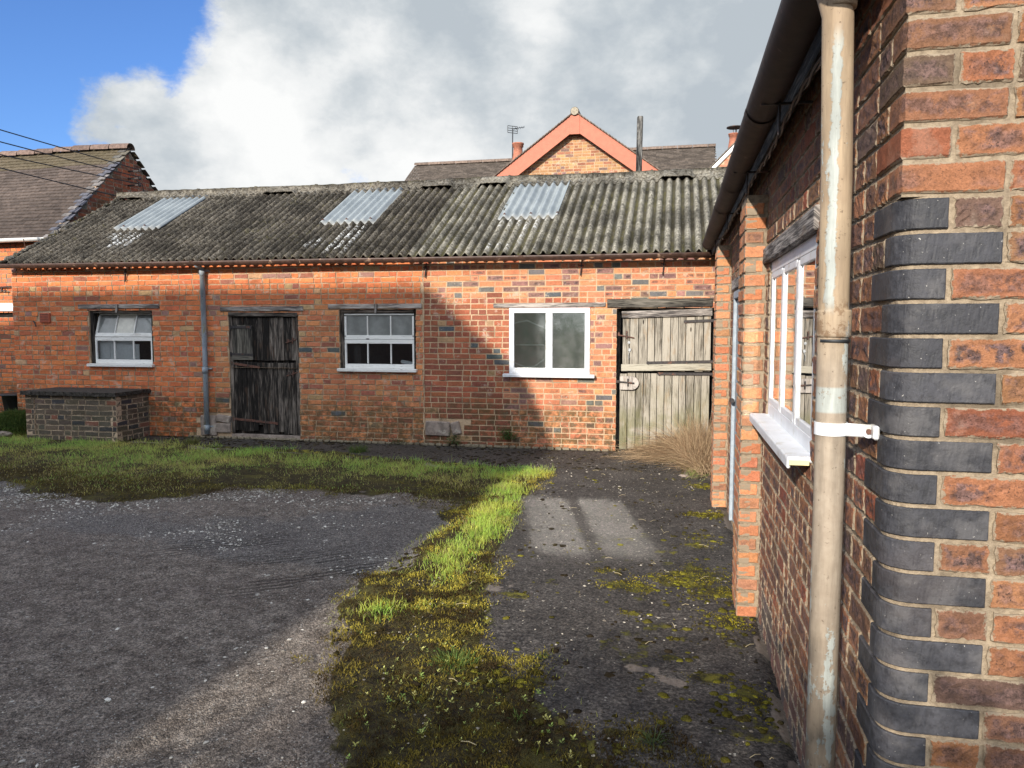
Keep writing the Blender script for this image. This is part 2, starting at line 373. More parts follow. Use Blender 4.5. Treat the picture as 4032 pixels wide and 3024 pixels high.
def brick(acc, F, u0, u1, z0, z1, col, kiss, depth=.1, nu=2, nz=2, bev=.004, rough=.0012, proud=0., mi=0):
    "one brick with rounded, chipped arrises; F maps (along, up, outward) to the world"
    w, h = u1-u0, z1-z0
    a = np.concatenate([[0], np.linspace(min(bev, w*.2), w-min(bev, w*.2), nu+1), [w]]); b = np.concatenate([[0], np.linspace(bev, h-bev, nz+1), [h]])
    U, Z = np.meshgrid(a, b); na, nb = len(a), len(b)
    edge = ((U == 0)|(U == w)|(Z == 0)|(Z == h))
    N = np.where(edge, -bev, 0.)+RS.uniform(-rough, rough, U.shape)
    Uj = u0+U+RS.uniform(-rough, rough, U.shape)*1.5; Zj = z0+Z+RS.uniform(-rough, rough, U.shape)*1.2
    corner = ((U == 0)|(U == w))&((Z == 0)|(Z == h)); N = N-np.where(corner, RS.uniform(0, bev*1.3, U.shape), 0)
    tilt = RS.uniform(-1, 1)*.0016; N = N+proud+tilt*(U/w-.5)*2
    V = F(Uj.ravel(), Zj.ravel(), N.ravel())
    i = (np.arange(nb-1)[:, None]*na+np.arange(na-1)[None]).ravel(); Fq = np.stack([i, i+1, i+na+1, i+na], 1)
    st = np.stack([U.ravel(), Z.ravel()], 1)
    # rim back
    rim = [j for j in range(na)]+[j*na+na-1 for j in range(1, nb)]+[(nb-1)*na+j for j in range(na-2, -1, -1)]+[j*na for j in range(nb-2, 0, -1)]
    rim = A(rim); m = len(rim); B = F(Uj.ravel()[rim], Zj.ravel()[rim], np.full(m, -depth)); k0 = na*nb
    j = np.arange(m); Fs = np.stack([rim[j], k0+j, k0+(j+1) % m, rim[(j+1) % m]], 1)
    acc.add(np.concatenate([V, B]), np.concatenate([Fq, Fs]), (*col, 1), (w, h, kiss, RS.rand()), np.concatenate([st, st[rim]]), mi)

def pick(pal):
    "palette entries: weight, rgb, kiss"
    r = RS.rand()*sum(p[0] for p in pal)
    for w, c, k in pal:
        r -= w
        if r <= 0: break
    v = 1+RS.uniform(-.16, .16); c = A(c)*v*(1+RS.uniform(-.06, .06, 3)); kk = k if (RS.rand() < .8 or k > 1) else 0
    return np.clip(c, 0, 1), kk*RS.uniform(.5, 1)

def brickwall(acc, F, ua, ub, za, zb, pal, openings=(), course=.075, joint=.010, header=.2, start=None, det=(2, 1), rough=.0012,
              mrec=.006, depth=.1, bev=.004, skip=None, soldier=None, mortar=True, thick=.22):
    nc = int(math.ceil((zb-za)/course-1e-6))
    for c in range(nc):
        z0 = za+c*course; z1 = min(z0+course-joint, zb); zm = (z0+z1)/2
        if z1-z0 < .02: continue
        s = (start(c) if start else ua); u = s if start else ua-(.1125 if c % 2 else 0)-RS.rand()*.02
        hc = RS.rand() < header*.8
        sol = soldier and soldier(zm)
        while u < ub-.02:
            L = .102 if (RS.rand() < header or (hc and RS.rand() < .8)) else .215
            if sol: L = .068
            L += RS.uniform(-.004, .004); a, b = max(u, s if start else ua), min(u+L, ub); u += L+joint+RS.uniform(-.001, .002)
            if b-a < .03: continue
            iv = [(a, b)]
            for (o0, o1, p0, p1) in openings:
                if p0 < zm < p1:
                    nx = []
                    for (x, y) in iv:
                        if y <= o0 or x >= o1: nx.append((x, y)); continue
                        if x < o0: nx.append((x, o0))
                        if y > o1: nx.append((o1, y))
                    iv = nx
            for (x, y) in iv:
                if y-x < .025 or (skip and skip((x+y)/2, zm)): continue
                col, k = pick(pal((x+y)/2, zm) if callable(pal) else pal)
                brick(acc, F, x, y, z0, z1, col, k, depth, det[0], det[1], bev, rough, RS.uniform(-.002, .002))
    if mortar:
        e = .004; us = sorted({ua, ub, *[v for o in openings for v in (o[0]-e, o[1]+e) if ua < v < ub]}); zs = sorted({za, zb, *[v for o in openings for v in (o[2]-e, o[3]+e) if za < v < zb]})
        for i in range(len(us)-1):
            for j in range(len(zs)-1):
                um, zm = (us[i]+us[i+1])/2, (zs[j]+zs[j+1])/2
                if any(o[0]-e < um < o[1]+e and o[2]-e < zm < o[3]+e for o in openings): continue
                x = A([us[i], us[i+1], us[i+1], us[i]]); z = A([zs[j], zs[j], zs[j+1], zs[j+1]])
                acc.add(F(x, z, np.full(4, -mrec)), [[0, 1, 2, 3]], mi=1); acc.add(F(x, z, np.full(4, -thick)), [[0, 1, 2, 3]], mi=1)
        for o in openings:
            x0, x1, z0, z1 = max(o[0]-e, ua), min(o[1]+e, ub), o[2]-e, o[3]+e
            for (p, q) in (((x0, z0), (x0, z1)), ((x0, z1), (x1, z1)), ((x1, z1), (x1, z0)), ((x1, z0), (x0, z0))):
                acc.add(F(A([p[0], q[0], q[0], p[0]]), A([p[1], q[1], q[1], p[1]]), A([-mrec, -mrec, -thick, -thick])), [[0, 1, 2, 3]], mi=1)

OR = (.66, .20, .075); RD = (.46, .130, .066); DR = (.32, .115, .075); BF = (.52, .32, .17); PU = (.30, .16, .13); BL = (.10, .11, .115); PO = (.58, .235, .11)
PAL_OLD = [(7, OR, .12), (4.5, (.55, .155, .066), .1), (.8, DR, .2), (.35, BF, 0), (.3, PU, 0)]
PAL_MID = [(5, (.58, .23, .10), .15), (4, (.48, .17, .085), .2), (1.1, DR, .2), (.5, BF, .1), (.15, BL, 0)]
PAL_NEW = [(5, PO, .45), (3, (.56, .22, .12), .8), (2, PU, .9), (.9, (.16, .155, .145), .3), (2, (.56, .19, .10), .1)]
PAL_PATCH_SHADE = [(4, (.37, .115, .06), .1), (3, (.27, .09, .055), .2), (.45, (.40, .24, .13), .1), (.3, BL, 0)]  # old red bricks, coloured darker still to deepen the cast shadow there
PAL_NEAR = [(5, (.275, .125, .064), 1.1), (4, (.27, .118, .060), 1.1), (3, (.21, .105, .062), 1.1), (.6, (.25, .080, .045), .9), (1.6, (.13, .080, .058), 1.1)]
PAL_PIER = [(4, (.55, .25, .12), .25), (3, (.50, .19, .095), .2), (2, (.42, .20, .11), .9)]
PAL_BOX = [(6, (.105, .086, .065), .1), (2.5, (.13, .095, .072), .1), (.5, (.20, .09, .06), 0), (1.2, (.06, .058, .06), 0)]
PAL_HOUSE = [(4, (.40, .21, .10), .1), (3, (.34, .14, .08), .1), (2, (.46, .26, .12), 0), (1, (.22, .13, .11), 0)]
PAL_BARN = [(4, (.40, .12, .055), .1), (3, (.30, .10, .055), .2), (2, (.20, .09, .05), .1)]

# ================================================================== SHED
shed = thing('brick_shed', (-4.7, 9.96, 0), 'long low orange brick outbuilding with a mossy corrugated roof across the end of the yard', 'outbuilding')
YS = 9.96; XL = -10.05; XR = 3.6
W1 = (-8.69, -7.60, 1.045, 1.90); D1 = (-6.34, -5.24, .0, 1.83); W2 = (-4.61, -3.48, 1.02, 1.88); W3 = (-2.165, -1.08, .99, 1.885); D2 = (-.735, .50, -.02, 1.885)
ops = [tuple([a-XL for a in o[:2]])+o[2:] for o in (W1, D1, W2, W3, D2)]
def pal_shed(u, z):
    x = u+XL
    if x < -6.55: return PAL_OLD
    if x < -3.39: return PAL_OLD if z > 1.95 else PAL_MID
    if x < -3.28: return PAL_PATCH_SHADE
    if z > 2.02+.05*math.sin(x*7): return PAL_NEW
    if x > -2.2+.06*math.sin(z*31): return PAL_NEW if z < .98 or x > -1.1 else PAL_PATCH_SHADE
    return PAL_PATCH_SHADE
acc = Acc()
stones = [(-6.84, -6.36, .0, .36), (-3.36, -2.84, .13, .34), (-9.54-.02, -9.36, 1.69, 1.85)]
def skip_shed(u, z):
    x = u+XL
    return any(a-.05 < x < b+.05 and c < z < d for a, b, c, d in stones)
F = fmap((XL, YS, 0), (1, 0, 0), (0, -1, 0))
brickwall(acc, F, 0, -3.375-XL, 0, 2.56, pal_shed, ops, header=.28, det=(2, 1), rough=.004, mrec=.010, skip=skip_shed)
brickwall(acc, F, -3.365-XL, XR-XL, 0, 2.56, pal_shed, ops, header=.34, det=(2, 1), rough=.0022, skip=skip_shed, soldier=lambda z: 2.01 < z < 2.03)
# plain return walls
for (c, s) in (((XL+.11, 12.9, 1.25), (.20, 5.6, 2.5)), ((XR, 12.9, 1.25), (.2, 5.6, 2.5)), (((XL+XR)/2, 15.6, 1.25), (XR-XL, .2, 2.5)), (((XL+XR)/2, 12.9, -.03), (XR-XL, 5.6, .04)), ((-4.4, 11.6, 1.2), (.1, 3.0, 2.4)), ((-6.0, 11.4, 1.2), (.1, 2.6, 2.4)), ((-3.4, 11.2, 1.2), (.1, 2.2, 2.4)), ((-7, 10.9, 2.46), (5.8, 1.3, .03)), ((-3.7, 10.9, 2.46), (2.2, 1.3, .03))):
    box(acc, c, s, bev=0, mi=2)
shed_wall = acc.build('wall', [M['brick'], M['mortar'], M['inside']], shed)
acc = Acc()
for x0, x1, z0, z1 in stones[:2]:
    if x0 < -6:
        L_ = [((-6.70, YS-.002, .18), (.26, .06, .30), (0, 0, 0)), ((-6.45, YS-.004, .285), (.23, .06, .11), (0, .12, 0)), ((-6.46, YS-.001, .15), (.23, .06, .14), (0, 0, 0))]
    else: L_ = [((-3.17, YS-.006, .235), (.35, .06, .20), (0, .02, 0)), ((-2.91, YS-.003, .245), (.13, .06, .18), (0, -.25, 0))]
    for q in L_: acc = Acc(); box(acc, *q, bev=.012); acc.build('padstone', M['stone'], shed)
acc = Acc(); box(acc, (-9.455, YS-.002, 1.77), (.175, .05, .145), bev=.003)
ab = acc.build('air_brick', M['air_brick'], shed)
acc = Acc()
for i in range(7):
    for j in range(5): box(acc, (-9.455-.066+i*.022, YS-.0285, 1.77-.048+j*.024), (.011, .004, .012), bev=0)
acc.build('vent_holes', M['black'], ab)

# --- corrugated roof
EY, EZ, SL = 9.79, 2.585, .532; RT = 2.66
LX0, LX1 = -10.02, 4.0; PITCH = .1305
cs = math.cos(math.atan(SL)); sn = math.sin(math.atan(SL))
RL = RT/cs
def amp(x): return .028
def corr_h(x): return np.cos(2*np.pi*(x-.02)/PITCH)
def roofpt(x, t, h):
    return np.stack([x, EY+t*cs-h*sn, EZ+t*sn+h*cs], -1)
xs = np.arange(LX0, LX1, PITCH/12); ts = np.concatenate([np.arange(0, RL-.12, .032)])
lights = [(-9.0, -8.16), (-5.37, -4.47), (-2.55, -1.66)]; LT0, LT1 = 1.30, 2.84
def f(u, v):
    c = corr_h(u); wob = (fbm(u*1.3, v*.9, 3, 3)-.5)*.03
    lump = (fbm(u*28, v*17, 5, 3)-.42)*.020+(fbm(u*70, v*48, 8, 2)-.5)*.010
    lap = np.where(v < 1.5, 0, .006)
    z = .029*c+wob+np.maximum(lump, -.003)+lap
    return roofpt(u, v-(v < .001)*vnoise(u*9, u*0, 4)*.012, z)
V, Fq = grid(f, xs, ts)
Uu, Vv = np.meshgrid(xs, ts); Uu, Vv = Uu.ravel(), Vv.ravel()
cen = (Uu[Fq].mean(1), Vv[Fq].mean(1)); keep = np.ones(len(Fq), bool)
for a, b in lights: keep &= ~((cen[0] > a+.02) & (cen[0] < b-.02) & (cen[1] > LT0+.05) & (cen[1] < LT1))
Fq = Fq[keep]
new = sstep(-3.52, -3.46, Uu)*(.75+.5*(fbm(Uu*.6, Vv*.5, 2)-.4))
wh = np.zeros_like(Uu)
for (a, b, t0, t1) in ((-2.55, -1.75, .05, 1.25), (-4.9, -4.4, .1, 1.2), (-5.3, -4.9, .3, .7), (-8.9, -8.2, .5, 1.2), (-9.3, -9.2, .4, .8)):
    wh = np.maximum(wh, sstep(0, .12, np.minimum(np.minimum(Uu-a, b-Uu), np.minimum(Vv-t0, t1-Vv)))*(fbm(Uu*3, Vv*1.5, 9) > .5)*sstep(-.2, .8, corr_h(Uu)))
acc = Acc(); acc.add(V, Fq, (1, 1, 1, 1), np.stack([corr_h(Uu)*.5+.5, np.clip(new, 0, 1), wh, Uu*0], 1))
roof = acc.build('roof', M['corr'], shed, True)
md = roof.modifiers.new('thick', 'SOLIDIFY'); md.thickness = .008; md.offset = -1
# back slope
acc = Acc(); bx = np.arange(LX0, LX1, PITCH/4); bt = np.arange(0, RL+.05, .4)
V, Fq = grid(lambda u, v: np.stack([u, 2*(EY+RT)-EY-v*cs, EZ+v*sn+.024*corr_h(u)-.03], -1), bx, bt); acc.add(V, Fq, k=(.6, .3, 0, 0))
acc.build('back_roof', M['corr'], shed, True)
for a, b in lights:
    lx = np.arange(a, b, PITCH/12); lt = np.linspace(LT0, LT1+.03, 14)
    acc = Acc(); V, Fq = grid(lambda u, v: roofpt(u, v, .031*corr_h(u)+.016+(v-LT0)*.0), lx, lt); acc.add(V, Fq)
    o = acc.build('roof_light', M['grp'], shed, True)
    md = o.modifiers.new('thick', 'SOLIDIFY'); md.thickness = .003
    acc = Acc()
    c0 = math.ceil((a-.02+.03)/PITCH)
    for k_ in (0, 3, 6):
        x = .02+(c0+k_)*PITCH
        if x < b:
            p = roofpt(A([x, x]), A([LT0+.09]*2), A([.03, .058])); tube(acc, p, .011, 8)
            tube(acc, roofpt(A([x, x]), A([LT0+.09]*2), A([.043, .047])), .021, 10); acc.build('roof_bolt', M['rust'], o); acc = Acc()
# --- ridge capping with raised vents
slots = [(-9.98, -9.40), (-7.08, -6.42), (-4.20, -3.60), (-3.22, -2.65), (-.30, .28)]
def slotf(x):
    m = np.zeros_like(x)
    for a, b in slots: m = np.maximum(m, sstep(0, .09, np.minimum(x-a, b-x)))
    return m
rx = np.arange(LX0-.1, LX1, PITCH/8); prof = np.linspace(0, 1, 12)
def f(u, v):
    s = slotf(u); low = RL-.22-.01*np.sin(u*40)
    jl = ((u+.4) % 1.15) < .03
    t = low+(RL+.0-low)*np.minimum(v/.62, 1)
    h = (.030*corr_h(u)+.030)*(1-sstep(.0, .35, v))*(1-s)+s*(.085)*(1-v*.5)+.05*sstep(.1, .6, v)+.035*(fbm(u*14, v*5, 12, 3)-.45)*.35
    P = roofpt(u, t, h)
    # roll on top
    w = np.clip((v-.62)/.38, 0, 1); ang = math.pi*.75-w*math.pi*1.35
    rc = roofpt(u, u*0+RL+.01, u*0+.05); r = .06
    Q = rc+np.stack([u*0, -np.cos(math.pi-ang)*r, np.sin(ang)*r], -1)
    Q[:, 2] += (fbm(u*7, w*2, 22, 3)-.45)*.022+.012*jl
    P = np.where((v > .62)[:, None], Q, P); P[:, 2] += (fbm(u*.7, u*0, 31)-.5)*.035
    return P
V, Fq = grid(f, rx, prof); acc = Acc()
ux, vv = np.meshgrid(rx, prof); nn = np.clip(sstep(-3.5, -3.4, ux.ravel())*.25+.05+.0*vv.ravel(), 0, 1)
acc.add(V, Fq, k=np.stack([nn*0+.25+.5*(vv.ravel() < .58), nn, nn*0+.08*(vv.ravel() < .58), nn*0], 1))
rc = acc.build('ridge_capping', M['corr'], shed, True); md = rc.modifiers.new('t', 'SOLIDIFY'); md.thickness = .012; md.offset = -1
acc = Acc(); box(acc, ((LX0+LX1)/2, EY+RT+.03, EZ+RT*SL-.03), (LX1-LX0-.2, .06, .18), bev=0); acc.build('slot_backing', M['wood_char'], shed)  # dark backing put behind the ridge slots so they read as deep shade
# rubble and moss on the left verge
acc = Acc()
for i in range(26):
    t = i/25*RL; p = roofpt(A([LX0+.03+RS.uniform(-.02, .04)]), A([t]), A([.03]))[0]
    box(acc, p, (RS.uniform(.06, .12), RS.uniform(.07, .15), RS.uniform(.04, .08)), (.4, RS.uniform(-.3, .3), RS.uniform(-1, 1)), bev=.015)
acc.build('verge_fillet', M['corr'], shed)
# --- gutter & brackets
def gutter_mb(p0, p1, r, side=1, seg=10, th=.004, n=12):
    acc = Acc(); p0, p1 = A(p0, float), A(p1, float)
    P = [p0+(p1-p0)*i/n+A((0, 0, RS.uniform(-.003, .003))) for i in range(n+1)]
    tube(acc, P, r, seg, arc=(math.pi, 2*math.pi)); return acc
acc = gutter_mb((LX0-.06, EY-.055, 2.575), (.50, EY-.055, 2.545), .058)
g = acc.build('gutter', M['gutter'], shed, True); md = g.modifiers.new('t', 'SOLIDIFY'); md.thickness = .006
acc = Acc()
for x in (-8.3, -6.72, -5.1, -3.45, -1.95, -.9, .1):
    z = 2.575-(x-LX0)/10.5*.03; acc = Acc()
    tube(acc, [(x-.03, EY-.055, z), (x+.03, EY-.055, z)], .066, 12, arc=(math.pi, 2*math.pi)); acc.build('gutter_joint', M['gutter'], g, True)
acc = Acc()
for x in (-8.0, -3.32, -1.2, -.15):
    acc = Acc(); box(acc, (x, YS-.03, 2.40), (.012, .03, .20), (0, .1, 0)); box(acc, (x, YS-.03, 2.43), (.07, .02, .012), (0, .2, 0)); acc.build('gutter_bracket', M['iron'], shed)
# --- downpipe
acc = Acc(); tube(acc, [(-6.70, 9.735, 2.53), (-6.70, 9.80, 2.50), (-6.70, YS-.06, 2.47), (-6.695, YS-.06, 1.3), (-6.70, YS-.06, .06)], .036, 14)
dp = acc.build('downpipe', M['lead'], shed, True)
acc = Acc()
for z in (2.42, 1.0, .15):
    acc = Acc(); tube(acc, [(-6.70, YS-.06, z-.045), (-6.70, YS-.06, z+.045)], .043, 14); box(acc, (-6.66, YS-.02, z+.02), (.10, .03, .02), bev=.003); acc.build('pipe_collar', M['lead'], dp, True)
# --- strip of little leaning details: old nails and a stub of pipe
acc = Acc(); tube(acc, [(-9.66, YS, 1.70), (-9.64, YS-.05, 1.72), (-9.60, YS-.06, 1.69), (-9.58, YS-.06, 1.63)], .009, 8); acc.build('iron_hook', M['iron'], shed)
acc = Acc()
for i in range(60):
    x = -7.0+i*.104; box(acc, (x, YS-.02, .012), (RS.uniform(.07, .11), .05, RS.uniform(.02, .045)), (RS.uniform(-.2, .2), RS.uniform(-.1, .1), RS.uniform(-.1, .1)), bev=.008)
acc.build('mortar_fillet', M['mortar_dark'], shed)
# --- cracked mortar seam between old and new brickwork
acc = Acc()
for i in range(24):
    z = .05+i*.104; box(acc, (-3.37+RS.uniform(-.008, .008), YS-.001, z), (RS.uniform(.012, .026), .012, .115), (0, RS.uniform(-.12, .12), 0), bev=.004)
acc.build('mortar_seam', M['mortar'], shed)

# --- lintels
def lintel(x0, x1, z0, z1, mat, tilt=0, parent=shed, proud=.018):
    acc = Acc(); box(acc, ((x0+x1)/2, YS+.05-proud, (z0+z1)/2), (x1-x0, .10, z1-z0), (0, -tilt, 0), bev=.006); return acc.build('lintel', mat, parent)
l = lintel(-8.86, -7.47, 1.905, 1.970, M['wood_lintel']); l['label'] = 'grey weathered lintel over the left window'
l = lintel(-6.46, -5.15, 1.855, 1.925, M['wood_lintel']); l['label'] = 'split grey lintel over the black stable door'
l = lintel(-4.77, -3.39, 1.885, 1.950, M['wood_lintel']); l['label'] = 'grey lintel over the middle window'
l = lintel(-2.38, -.88, 1.892, 1.948, M['wood_lintel'], .005); l['label'] = 'thin grey lintel over the white plastic window'
l = lintel(-.86, .47, 1.885, 1.995, M['wood_char'], .004); l['label'] = 'thick black lintel over the grey stable door'

# --- old six-pane timber windows
def part(parent, name, mat, fn, smooth=False):
    acc = Acc(); fn(acc); return acc.build(name, mat, parent, smooth)
def old_window(x0, x1, z0, z1, openhop, label, left):
    w = Acc(); fy = YS+.075
    # outer black box frame = the window part itself
    box(w, (x0+.028, fy, (z0+z1)/2), (.056, .09, z1-z0)); box(w, (x1-.018, fy, (z0+z1)/2), (.036, .09, z1-z0)); box(w, ((x0+x1)/2, fy, z1-.03), (x1-x0-.092, .088, .06))
    win = w.build('window', M['wood_dark'], shed); win['label'] = label
    part(win, 'sill', M['wood_white'], lambda a: box(a, ((x0+x1)/2, YS-.005, z0+.008), (x1-x0+.04, .12, .042), bev=.005))
    part(win, 'toggle', M['wood_lintel'], lambda a: box(a, ((x0+x1)/2+(-.02 if left else .0), YS-.035, z1+.005), (.032, .03, .13), (0, .06, 0)))
    a0, a1 = x0+.06, x1-.038; zm = (z0+z1)/2+.005; m = (z0+.03+zm)/2; wd = a1-a0; y = YS+.055
    def sash(acc, s0, s1, tilt=0, bot=.05, top=.03):
        st_ = .028
        def bx(cx, cz, sx, sz, sy=.035, sh=0):
            # rotate about the lower edge for the hopper
            dy = math.tan(tilt)*(cz-s0); 
            box(acc, (cx, y+dy, cz), (sx, sy, sz/max(math.cos(tilt), .5)), (-tilt, sh, 0), bev=.004)
        bx(a0+st_/2, (s0+s1)/2, st_, s1-s0-bot-top+.01, sh=.0); bx(a1-st_/2, (s0+s1)/2, st_, s1-s0-bot-top+.01)
        bx((a0+a1)/2, s0+bot/2, wd, bot); bx((a0+a1)/2, s1-top/2, wd, top)
        for k_ in (1, 2): bx(a0+wd*k_/3, (s0+s1)/2+.01, .018, s1-s0-bot-top, .025)
    part(win, 'upper_sash', M['wood_white'], lambda a: sash(a, zm+.001, z1-.065, .30 if openhop else 0., .058, .02))
    part(win, 'lower_sash', M['wood_white'], lambda a: sash(a, z0+.03, zm-.003, 0, .062, .055))
    for k_ in range(3):
        px0, px1 = a0+wd*k_/3+.012, a0+wd*(k_+1)/3-.012
        t = .30 if openhop else 0; q0, q1 = zm+.055, z1-.085
        mu = (M['pane_dusty'], M['pane_warm'], M['pane_dusty'])[k_] if left else M['pane_dusty']
        def fn(a):
            V = [(px0, y+.004+math.tan(t)*(q0-zm), q0), (px1, y+.004+math.tan(t)*(q0-zm), q0), (px1, y+.004+math.tan(t)*(q1-zm), q1), (px0, y+.004+math.tan(t)*(q1-zm), q1)]
            a.add(V, [[0, 1, 2, 3]])
        part(win, 'pane', mu, fn)
        q2, q3 = z0+.09, zm-.055
        part(win, 'pane', M['pane_clear'], lambda a: a.add([(px0, y+.006, q2), (px1, y+.006, q2), (px1, y+.006, q3), (px0, y+.006, q3)], [[0, 1, 2, 3]]))
    return win
old_window(*W1, True, 'left white six-pane window with its upper sash tilted inwards', True)
old_window(*W2, False, 'middle white six-pane window with dark lower panes', False)
acc = Acc(); box(acc, (-8.34, YS+.15, 1.27), (.60, .012, .42), (0, 0, .05)); box(acc, (-8.45, YS+.13, 1.27), (.012, .012, .42)); box(acc, (-8.06, YS+.14, 1.22), (.24, .012, .30))
acc.build('indoor_board', M['inwhite'], shed)
acc = Acc(); box(acc, (-4.0, YS+.5, 1.06), (1.2, .45, .03)); box(acc, (-4.45, YS+.35, 1.12), (.12, .1, .12), (0, .4, .3), bev=.03); box(acc, (-3.72, YS+.33, 1.12), (.2, .05, .05), (0, .2, .2), bev=.015)
acc.build('workbench', M['inwhite'], shed)

# --- white plastic two-light window
acc = Acc(); x0, x1, z0, z1 = W3; fy = YS+.02
for (cx, cz, sx, sz) in ((x0+.03, (z0+z1)/2+.008, .056, z1-z0-.125), (x1-.03, (z0+z1)/2+.008, .056, z1-z0-.125), ((x0+x1)/2, z1-.030, x1-x0-.004, .058), ((x0+x1)/2, z0+.052, x1-x0-.004, .066), ((x0+x1)/2, (z0+z1)/2+.008, .07, z1-z0-.125)):
    box(acc, (cx, fy, cz), (sx, .07, sz), bev=.006)
win = acc.build('window', M['upvc'], shed); win['label'] = 'white plastic window of two frosted panes'
part(win, 'sill', M['upvc'], lambda a: (box(a, ((x0+x1)/2, YS-.035, z0+.006), (x1-x0+.14, .13, .026), bev=.006), box(a, ((x0+x1)/2, YS-.095, z0-.006), (x1-x0+.14, .012, .035), bev=.004)))
xm = (x0+x1)/2
for a_, b_ in ((x0+.056, xm-.033), (xm+.033, x1-.056)):
    part(win, 'pane', M['pane_modern'], lambda a: a.add([(a_, fy-.012, z0+.08), (b_, fy-.012, z0+.08), (b_, fy-.012, z1-.055), (a_, fy-.012, z1-.055)], [[0, 1, 2, 3]]))
    part(win, 'glazing_bead', M['upvc'], lambda a: [box(a, c, s, bev=.003) for c, s in (((a_+.006, fy-.026, (z0+z1)/2+.01), (.012, .025, z1-z0-.16)), ((b_-.006, fy-.026, (z0+z1)/2+.01), (.012, .025, z1-z0-.16)), (((a_+b_)/2, fy-.027, z0+.088), (b_-a_, .025, .012)), (((a_+b_)/2, fy-.027, z1-.062), (b_-a_, .025, .012)))])
# things leaning behind the frosted panes: a sheet, a plank, a pale edge
acc = Acc(); V, Fq = grid(lambda u, v: np.stack([u, YS+.22+.03*np.sin(u*40+np.sin(v*9)), v], -1), np.linspace(x0, x1, 60), np.linspace(z0-.1, z1+.22, 6)); acc.add(V, Fq, (.10, .135, .12))
acc.build('net_curtain', mat_attr('net_curtain', .9, 8, .5, 0), win)
acc = Acc(); tube(acc, [(x0+.04, YS+.12, 1.68), (x0+.22, YS+.12, 1.72), (x0+.5, YS+.12, 1.60)], .010, 6); tube(acc, [(x0+.04, YS+.12, 1.15), (x0+.2, YS+.12, 1.09), (x0+.32, YS+.12, 1.10), (x0+.46, YS+.12, 1.20)], .010, 6)
box(acc, (x0+.25, YS+.16, 1.39), (.40, .01, .02)); acc.build('string', M['inwhite'], win)
part(win, 'prop_stick', M['wood_pale'], lambda a: box(a, (x0+.475, YS+.13, 1.27), (.035, .02, .45), (0, .05, 0)))

# --- dark stable door
def planks(acc, x0, x1, z0, z1, n, y, th=.022, jb=.03, jt=.01, gap=.004, yj=.003, mi=0, wj=.25):
    e = np.cumsum(np.concatenate([[0], 1+RS.uniform(-wj, wj, n)])); e = x0+(x1-x0)*e/e[-1]
    for i in range(n):
        a, b = e[i]+gap/2, e[i+1]-gap/2; p0, p1 = z0+RS.uniform(0, jb), z1-RS.uniform(0, jt)
        box(acc, ((a+b)/2, y+RS.uniform(-yj, yj), (p0+p1)/2), (b-a, th, p1-p0), (0, RS.uniform(-.004, .004), 0), bev=.003)
def strap(parent, x0, z0, x1, z1, y, w=.035, mat=None, knuckle=None):
    def fn(a):
        L = math.hypot(x1-x0, z1-z0); an = -math.atan2(z1-z0, x1-x0)
        box(a, ((x0+x1)/2, y, (z0+z1)/2), (L, .008, w), (0, an, 0), bev=.002)
        tube(a, [(x1, y+.004, z1), (x1, y-.006, z1)], w*.62, 10)
        tube(a, [(x0, y-.004, z0-w*.9), (x0, y-.004, z0+w*.9)], .012, 8)
        for q in np.linspace(.12, .88, 4): tube(a, [(x0+(x1-x0)*q, y, z0+(z1-z0)*q), (x0+(x1-x0)*q, y-.008, z0+(z1-z0)*q)], .006, 6)
    return part(parent, 'strap_hinge', mat or M['iron'], fn)
x0, x1, z0, z1 = D1; dy = YS+.045
acc = Acc(); box(acc, (x0+.022, dy+.02, .95), (.05, .09, 1.74)); box(acc, (x1-.024, dy+.02, .93), (.055, .09, 1.77)); box(acc, ((x0+x1)/2, dy-.01, 1.81), (x1-x0-.01, .10, .055), (0, .01, 0))
box(acc, ((x0+x1)/2, dy+.05, .95), (x1-x0-.03, .02, 1.8), bev=0); door = acc.build('door', M['wood_dark'], shed); door['label'] = 'black weathered stable door with rusty strap hinges'
up = part(door, 'upper_leaf', M['wood_dark'], lambda a: planks(a, x0+.05, x1-.06, 1.14, 1.77, 11, dy, jb=.012))
lo = part(door, 'lower_leaf', M['wood_dark'], lambda a: (planks(a, x0+.03, x0+.42, .10, 1.13, 5, dy, jb=.02), planks(a, x0+.42, x0+.50, .20, 1.12, 1, dy), planks(a, x0+.50, x1-.19, .07, 1.115, 5, dy, jb=.04), planks(a, x1-.19, x1-.065, .06, 1.12, 2, dy-.004)))
part(door, 'hinge_panel', M['wood_char'], lambda a: (planks(a, x0+.03, x0+.37, 1.22, 1.66, 4, dy-.018, .012), box(a, (x0+.19, dy-.02, 1.19), (.36, .02, .075))))
strap(door, x0+.02, 1.625, x0+.34, 1.625, dy-.03, .036); strap(door, x0+.02, 1.235, x0+.36, 1.225, dy-.03, .036)
strap(door, x0+.03, 1.10, x0+.45, 1.045, dy-.016, .034, M['rust']); strap(door, x0+.03, .285, x0+.72, .235, dy-.016, .034, M['rust'])
for zc, mt in ((1.44, 'rust'), (.965, 'rust')):
    part(door, 'latch', M[mt], lambda a: (box(a, (x1-.12, dy-.022, zc-.01), (.19, .012, .018), (0, -.28, 0)), box(a, (x1-.10, dy-.024, zc-.005), (.016, .016, .09), (0, .1, 0)), tube(a, [(x1-.17, dy-.015, zc+.0), (x1-.17, dy-.03, zc+.0)], .018, 10)))
part(door, 'threshold', M['stone'], lambda a: box(a, ((x0+x1)/2, YS+.06, .02), (x1-x0, .12, .09)))

